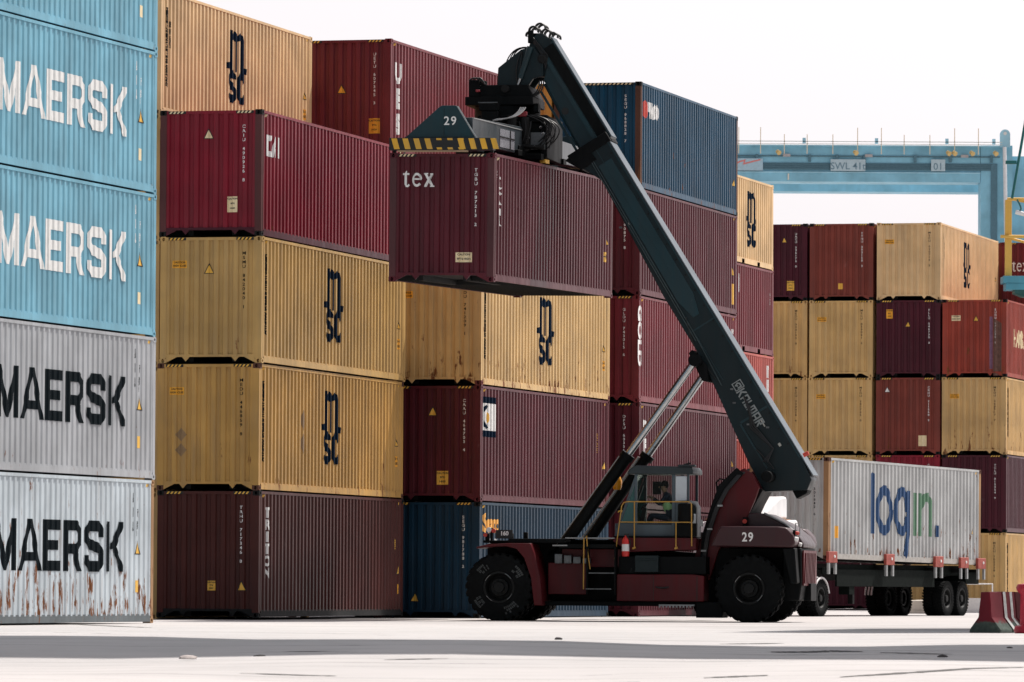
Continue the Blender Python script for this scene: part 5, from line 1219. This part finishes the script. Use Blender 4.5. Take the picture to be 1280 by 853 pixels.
for v in bm.verts: v.co = (v.co.x, -.165 - v.co.z, v.co.y)
obj('sign_emblem', bm, flat('emblem coral', (.75, .22, .20), .5), lg_)
gp('sign_bar', flat('bar cream', (.82, .78, .66), .5), lambda bm: add_box(bm, 2.55, 2.62, -.12, -.101, 21.68, 22.0))
gp('cable_trolley', CBD, lambda bm: [add_box(bm, x, x + .14, -.12, -.01, 22.62, 22.98) for x in (.9, 3.6, 5.0, 6.4, 9.0, 10.8, 12.9)] and None)

# nearer lifting platform at the right edge
AP = thing('access_platform', 'yellow post with blue basket and railings at the right edge above the pink-sided container', 'platform', Matrix.Translation((18.08, 214, 0)))
def ap(name, mat, fn, bevel=0, smooth=0):
    bm = BM(); fn(bm); return obj(name, bm, mat, AP, bevel=bevel, smooth=smooth)
PY = flat('platform yellow', (.72, .44, .09), .5, 0, .12)
ap('post', PY, lambda bm: (add_box(bm, -.12, .12, -.12, .12, 12.2, 15.0), add_box(bm, 1.5, 1.74, -.12, .12, 12.2, 15.0)), .02)
ap('rail', PY, lambda bm: (add_cyl(bm, (-.3, -.2, 13.65), (2.2, -.2, 13.65), .06), add_cyl(bm, (-.05, -.1, 15.02), (2.2, -.1, 15.02), .06), add_cyl(bm, (0, 0, 13.62), (1.2, 0, 13.3), .05), add_cyl(bm, (.3, 0, 15.0), (1.6, 0, 14.75), .05)), 0, 50)
ap('basket', paint('basket blue', (.09, .32, .42), 0, .2, .5), lambda bm: (add_box(bm, -.22, 2.4, -.5, .8, 11.95, 12.20), add_box(bm, -.12, 2.4, -.45, .7, 11.70, 11.95)), .02)
ap('basket_floor', flat('basket dark green', (.02, .10, .10), .5), lambda bm: (add_box(bm, .2, 2.4, -.4, .6, 11.58, 11.70), add_prism(bm, [(.2, 11.58), (.5, 11.45), (2.4, 11.45), (2.4, 11.58)], -.3, .5)))
ap('white_tube', flat('tube white', (.75, .77, .78), .4), lambda bm: add_cyl(bm, (.25, -.2, 14.55), (1.8, -.2, 14.15), .08), 0, 50)
ap('stay_rod', flat('rod green', (.01, .13, .13), .4), lambda bm: (add_cyl(bm, (.12, -.2, 15.05), (.62, -.2, 18.0), .05), add_box(bm, -.12, .28, -.25, -.1, 16.3, 16.42), add_tube(bm, arc((.3, -.2, 15.0), (.38, -.2, 14.6), (.1, 0, -.1), 6), .03)), 0, 50)
ap('mast', flat('mast steel', (.2, .22, .23), .5), lambda bm: (add_box(bm, 2.0, 2.6, .1, .7, 0, 12.3), add_box(bm, 1.4, 3.2, -.5, 1.3, 0, .6)))

# ------------------------------------------------------------------ road barriers
def barrier(label, x, y, rz, mat, mats=None, stripes=()):
    bm = BM()
    pr = [(-.30, 0), (-.30, .06), (-.13, .28), (-.085, .74), (.085, .74), (.13, .28), (.30, .06), (.30, 0)]
    add_prism(bm, pr, 0, .60, 'YZ')
    bmesh.ops.subdivide_edges(bm, edges=[e for e in bm.edges if e.calc_length() > .3], cuts=3)
    rr = random.Random(int(x * 100))
    for v in bm.verts: v.co += Vector([rr.uniform(-.006, .006) for _ in range(3)])
    t = thing('road_barrier', label, 'barrier', Matrix.Translation((x, y, 0)) @ Matrix.Rotation(rz, 4, 'Z'), 'red and white road barriers')
    obj('barrier_body', bm, mat, t, bevel=.015)
    for x0, w_ in stripes:
        b2 = BM(); pr2 = [(p[0] * 1.012, p[1] + (.003 if p[1] > .7 else 0)) for p in pr]
        for a, c in zip(pr2[1:], pr2[2:-1]):
            b2.faces.new([b2.verts.new(q) for q in ((x0, a[0] - .003, a[1]), (x0 + w_, a[0] - .003, a[1]), (x0 + w_, c[0] - .003, c[1]), (x0, c[0] - .003, c[1]))])
        obj('white_band', b2, flat('barrier white', (.60, .60, .58), .7, 0, .5), t)
    return t
BR = paint('barrier red', (.13, .008, .016), .3, .3, .6, mould=1); BW = paint('barrier white', (.55, .55, .54), .3, .6, .7); BRD = paint('barrier dark red', (.07, .006, .009), .4, .3, .7, mould=1)
rzb = math.radians(64)
bx, by = math.sin(math.radians(26)) * .64, math.cos(math.radians(26)) * .64
for k, (lab, mt_, st_) in enumerate((('scraped maroon barrier at the left end of the barrier row', BR, ()), ('barrier with two white bands just left of the red bollard', BR, ((.01, .13), (.34, .12))),
        ('dark red barrier mostly hidden behind the red bollard', BRD, ()))):
    barrier(lab, 8.55 + bx * k, 106.0 + by * k, rzb, mt_, stripes=st_)
bm = BM(); add_lathe(bm, [(.001, 0), (.24, 0), (.26, .05), (.24, .13), (.15, .16), (.14, .70), (.20, .76), (.22, .82), (.19, .88), (.001, .90)], (0, 0, 0), 'Z', 32)
bo = obj('bollard', bm, flat('bollard red', (.45, .012, .035), .4, 0, .25), None, smooth=50); bo.matrix_world = Matrix.Translation((9.26, 105.2, 0)); tag(bo, 'smooth crimson bollard at the right edge beside the barriers', 'bollard')
# low clutter seen past the trailer wheels
bm = BM(); add_box(bm, -.9, .9, -.4, .4, 0, .42); bmesh.ops.subdivide_edges(bm, edges=bm.edges[:], cuts=3)
for v in bm.verts: v.co += Vector([random.uniform(-.04, .04) for _ in range(3)])
o = obj('sandbag_heap', bm, paint('sacking', (.52, .47, .40), .2, .5, .9), None, smooth=60); o.matrix_world = Matrix.Translation((13.6, 190, 0)); tag(o, 'pale heap of sacks seen between the trailer wheels', 'sacks')
bm = BM(); add_tube(bm, [(0, 0, 0), (0, 0, .98), (-.85, 0, .98)], .03); add_box(bm, -.9, 0, -.1, .1, 0, .5)
o = obj('white_frame', bm, flat('frame white', (.70, .68, .66), .6), None, smooth=60); o.matrix_world = Matrix.Translation((16.3, 199, 0)); tag(o, 'white metal frame standing behind the last trailer wheel', 'frame')
# stones and lumps on the yard
def stone(x, y, s, sz, mat, label):
    bm = BM(); bmesh.ops.create_icosphere(bm, subdivisions=2, radius=1)
    r_ = random.Random(int(x * 77 + y))
    for v in bm.verts: v.co = Vector((v.co.x * s, v.co.y * s * .8, max(-.2, v.co.z) * sz)) * r_.uniform(.88, 1.1)
    o = obj('stone', bm, mat, None, smooth=40); o.matrix_world = Matrix.Translation((x, y, ground_z(y) + .01)); tag(o, label, 'stone', 'lumps lying on the yard')
PS = flat('stone pale', (.42, .37, .35), .9, 0, .4); DS = flat('stone dark', (.05, .045, .045), .9, 0, .4)
def gpt(px, py):
    a = px - 640; b = 426.5 - py; c, s = math.cos(.005697), math.sin(.005697); u = c * a - s * b; w = s * a + c * b; f_ = 7345.84
    d = Vector((u / f_, math.cos(.0419) - math.sin(.0419) * w / f_, math.sin(.0419) + math.cos(.0419) * w / f_))
    y = 60.0
    for _ in range(40): y = y + .5 * ((ground_z(y) - .7722) / d.z * d.y - y)
    return d.x / d.y * y, y
for px, py, s, sz, m_, lab in ((235, 824, .13, .045, PS, 'pale pinkish lump at the front edge of the shadow band, lower left'), (325, 822, .10, .03, DS, 'dark flat lump just right of the pale one in the shadow band'),
        (698, 800, .07, .035, DS, 'small dark lump on the bright ground below the machine'), (1178, 822, .08, .03, DS, 'small dark lump in the shadow band at the lower right'), (1262, 811, .05, .02, DS, 'tiny dark lump in the shadow near the right edge')):
    x, y = gpt(px, py); stone(x, y, s, sz, m_, lab)

# tar smears and skid marks lying on the concrete
TAR = flat('tar smear', (.035, .033, .033), .8, 0, .4, .2); SKD = flat('skid mark', (.12, .115, .11), .85, 0, .4, .2)
def smear(pts, w, mat):
    bm = BM(); P = [gpt(*p) for p in pts]; rr = random.Random(int(pts[0][0])); rows = []
    n = 14 * (len(P) - 1)
    for i in range(n + 1):
        q = i / n * (len(P) - 1); k = min(int(q), len(P) - 2); t = q - k
        x = P[k][0] * (1 - t) + P[k + 1][0] * t; y = P[k][1] * (1 - t) + P[k + 1][1] * t
        ww = w * (.35 + .65 * math.sin(math.pi * i / n)) * rr.uniform(.5, 1.2)
        rows.append([(x, y - ww), (x, y + ww)])
    # laid over the ground sheet's own surface
    dg = bpy.context.evaluated_depsgraph_get(); rows2 = []
    for a, b_ in rows:
        r2 = []
        for (x, y) in (a, b_):
            hit, loc, nn, ii = g_o.ray_cast(Vector((x, y, 5)), Vector((0, 0, -1))); r2.append(bm.verts.new((x, y, (loc.z if hit else 0) + .006)))
        rows2.append(r2)
    for a, b_ in zip(rows2, rows2[1:]): bm.faces.new((a[0], b_[0], b_[1], a[1]))
    o = obj('tar_smear', bm, mat, None); o['kind'] = 'structure'
bpy.context.view_layer.update()
smear([(964, 812), (1010, 812.6), (1040, 811.5), (1078, 813)], .45, TAR)
smear([(1050, 849), (1150, 845), (1280, 839)], .35, SKD); smear([(736, 851), (800, 849.5)], .3, SKD); smear([(880, 847), (960, 846)], .25, SKD)
smear([(900, 801.5), (980, 800.5)], .22, SKD); smear([(300, 840), (420, 841.5)], .25, SKD); smear([(1100, 815), (1190, 817)], .2, SKD); smear([(310, 772.6), (560, 774.3)], .8, SKD); smear([(690, 774.5), (900, 776)], 1.0, SKD)
smear([(90, 781), (190, 785)], .5, SKD); smear([(480, 828), (560, 827)], .2, SKD)

# ------------------------------------------------------------------ unseen crane and stack added to throw the long shadows on the yard
OG = thing('gantry_crane', 'unseen wide-decked crane added to cast the shadow band on the forecourt', 'crane', Matrix.Translation((0, 0, 0)))
yb = 88 + 22 / math.tan(SUN_EL) * math.cos(SUN_AZ)
def f(bm):
    add_box(bm, -18, 32, yb - 4.6, yb - .3, 21.5, 23); add_box(bm, -18, 32, yb + .3, yb + 4.6, 21.5, 23); add_box(bm, -18, 32, yb - .3, yb + .3, 22.6, 22.7)  # solid wide deck, shaped for the depth of the shadow band
obj('girder', (lambda b: (f(b), b)[1])(BM()), CB, OG)  # deck of the added unseen crane
for x in (-16, 30):
    obj('leg', (lambda b: (add_box(b, x - .7, x + .7, yb - 4.4, yb - 3, -.3, 21.5), add_box(b, x - .7, x + .7, yb + 3, yb + 4.4, -.3, 21.5), add_box(b, x - .8, x + .8, yb - 4.4, yb + 4.4, 1.2, 2.4), b)[3])(BM()), CB, OG)  # legs of the added unseen crane
for k, wd in enumerate(('bottom', 'second lowest', 'middle', 'second highest', 'topmost')):
    container(wd + ' red container of an unseen stack added for its shadow on the yard', (12.9, 110.5), 0, .2636, k, MAT('maroon'), stripe=None, group='unseen containers added for their shadow')

# ------------------------------------------------------------------ render hints
scene.render.film_transparent = False
scene.cycles.max_bounces = 8; scene.cycles.transparent_max_bounces = 12

def split_loose(o):
    me = o.data; bm = bmesh.new(); bm.from_mesh(me); seen = set(); groups = []
    for f in bm.faces:
        if f in seen: continue
        st = [f]; seen.add(f); g = []
        while st:
            q = st.pop(); g.append(q)
            for v in q.verts:
                for k in v.link_faces:
                    if k not in seen: seen.add(k); st.append(k)
        groups.append([q.index for q in g])
    bm.free()
    if len(groups) < 2: return
    for g in groups[1:] + groups[:1]:
        b = bmesh.new(); b.from_mesh(me); b.faces.ensure_lookup_table(); keep = set(g)
        bmesh.ops.delete(b, geom=[f for f in b.faces if f.index not in keep], context='FACES')
        m2 = D.meshes.new(me.name); b.to_mesh(m2); b.free()
        m2.materials.clear(); m2.materials.append(None)
        n = o if g is groups[0] else o.copy()
        if n is not o: COL.objects.link(n)
        n.data = m2; n.material_slots[0].link = 'OBJECT'; n.material_slots[0].material = o.material_slots[0].material
        if g is groups[0]:
            n.material_slots[0].material = MAT_KEEP
SPLIT = {'boom_sticker', 'boom_bolt', 'hydraulic_pipe', 'weld_seam', 'railing_post', 'fender', 'rear_fender', 'deck_plate', 'deck_edge', 'cover_plate', 'side_box', 'axle', 'chassis', 'motor_cover', 'pin_hole', 'warning_sign', 'hazard_stripe_', 'post', 'rail', 'sign_bar', 'step', 'marker_lamp', 'tail_lamp', 'rear_light', 'floodlight', 'junction_box', 'valve_block', 'fitting', 'hose', 'hose_loop', 'neck_hose', 'hose_clamp', 'bracket_leg', 'walkway_box', 'twistlock', 'wheel_bogie', 'work_light', 'light_bracket', 'cross_arm', 'carriage_cylinder', 'step_frame', 'tower_plate', 'landing_gear', 'cable_trolley', 'slew_pin', 'mudguard', 'load_sign'}
for o in list(D.objects):
    if o.type == 'MESH' and o.name.split('.')[0] in SPLIT:
        MAT_KEEP = o.material_slots[0].material
        split_loose(o)
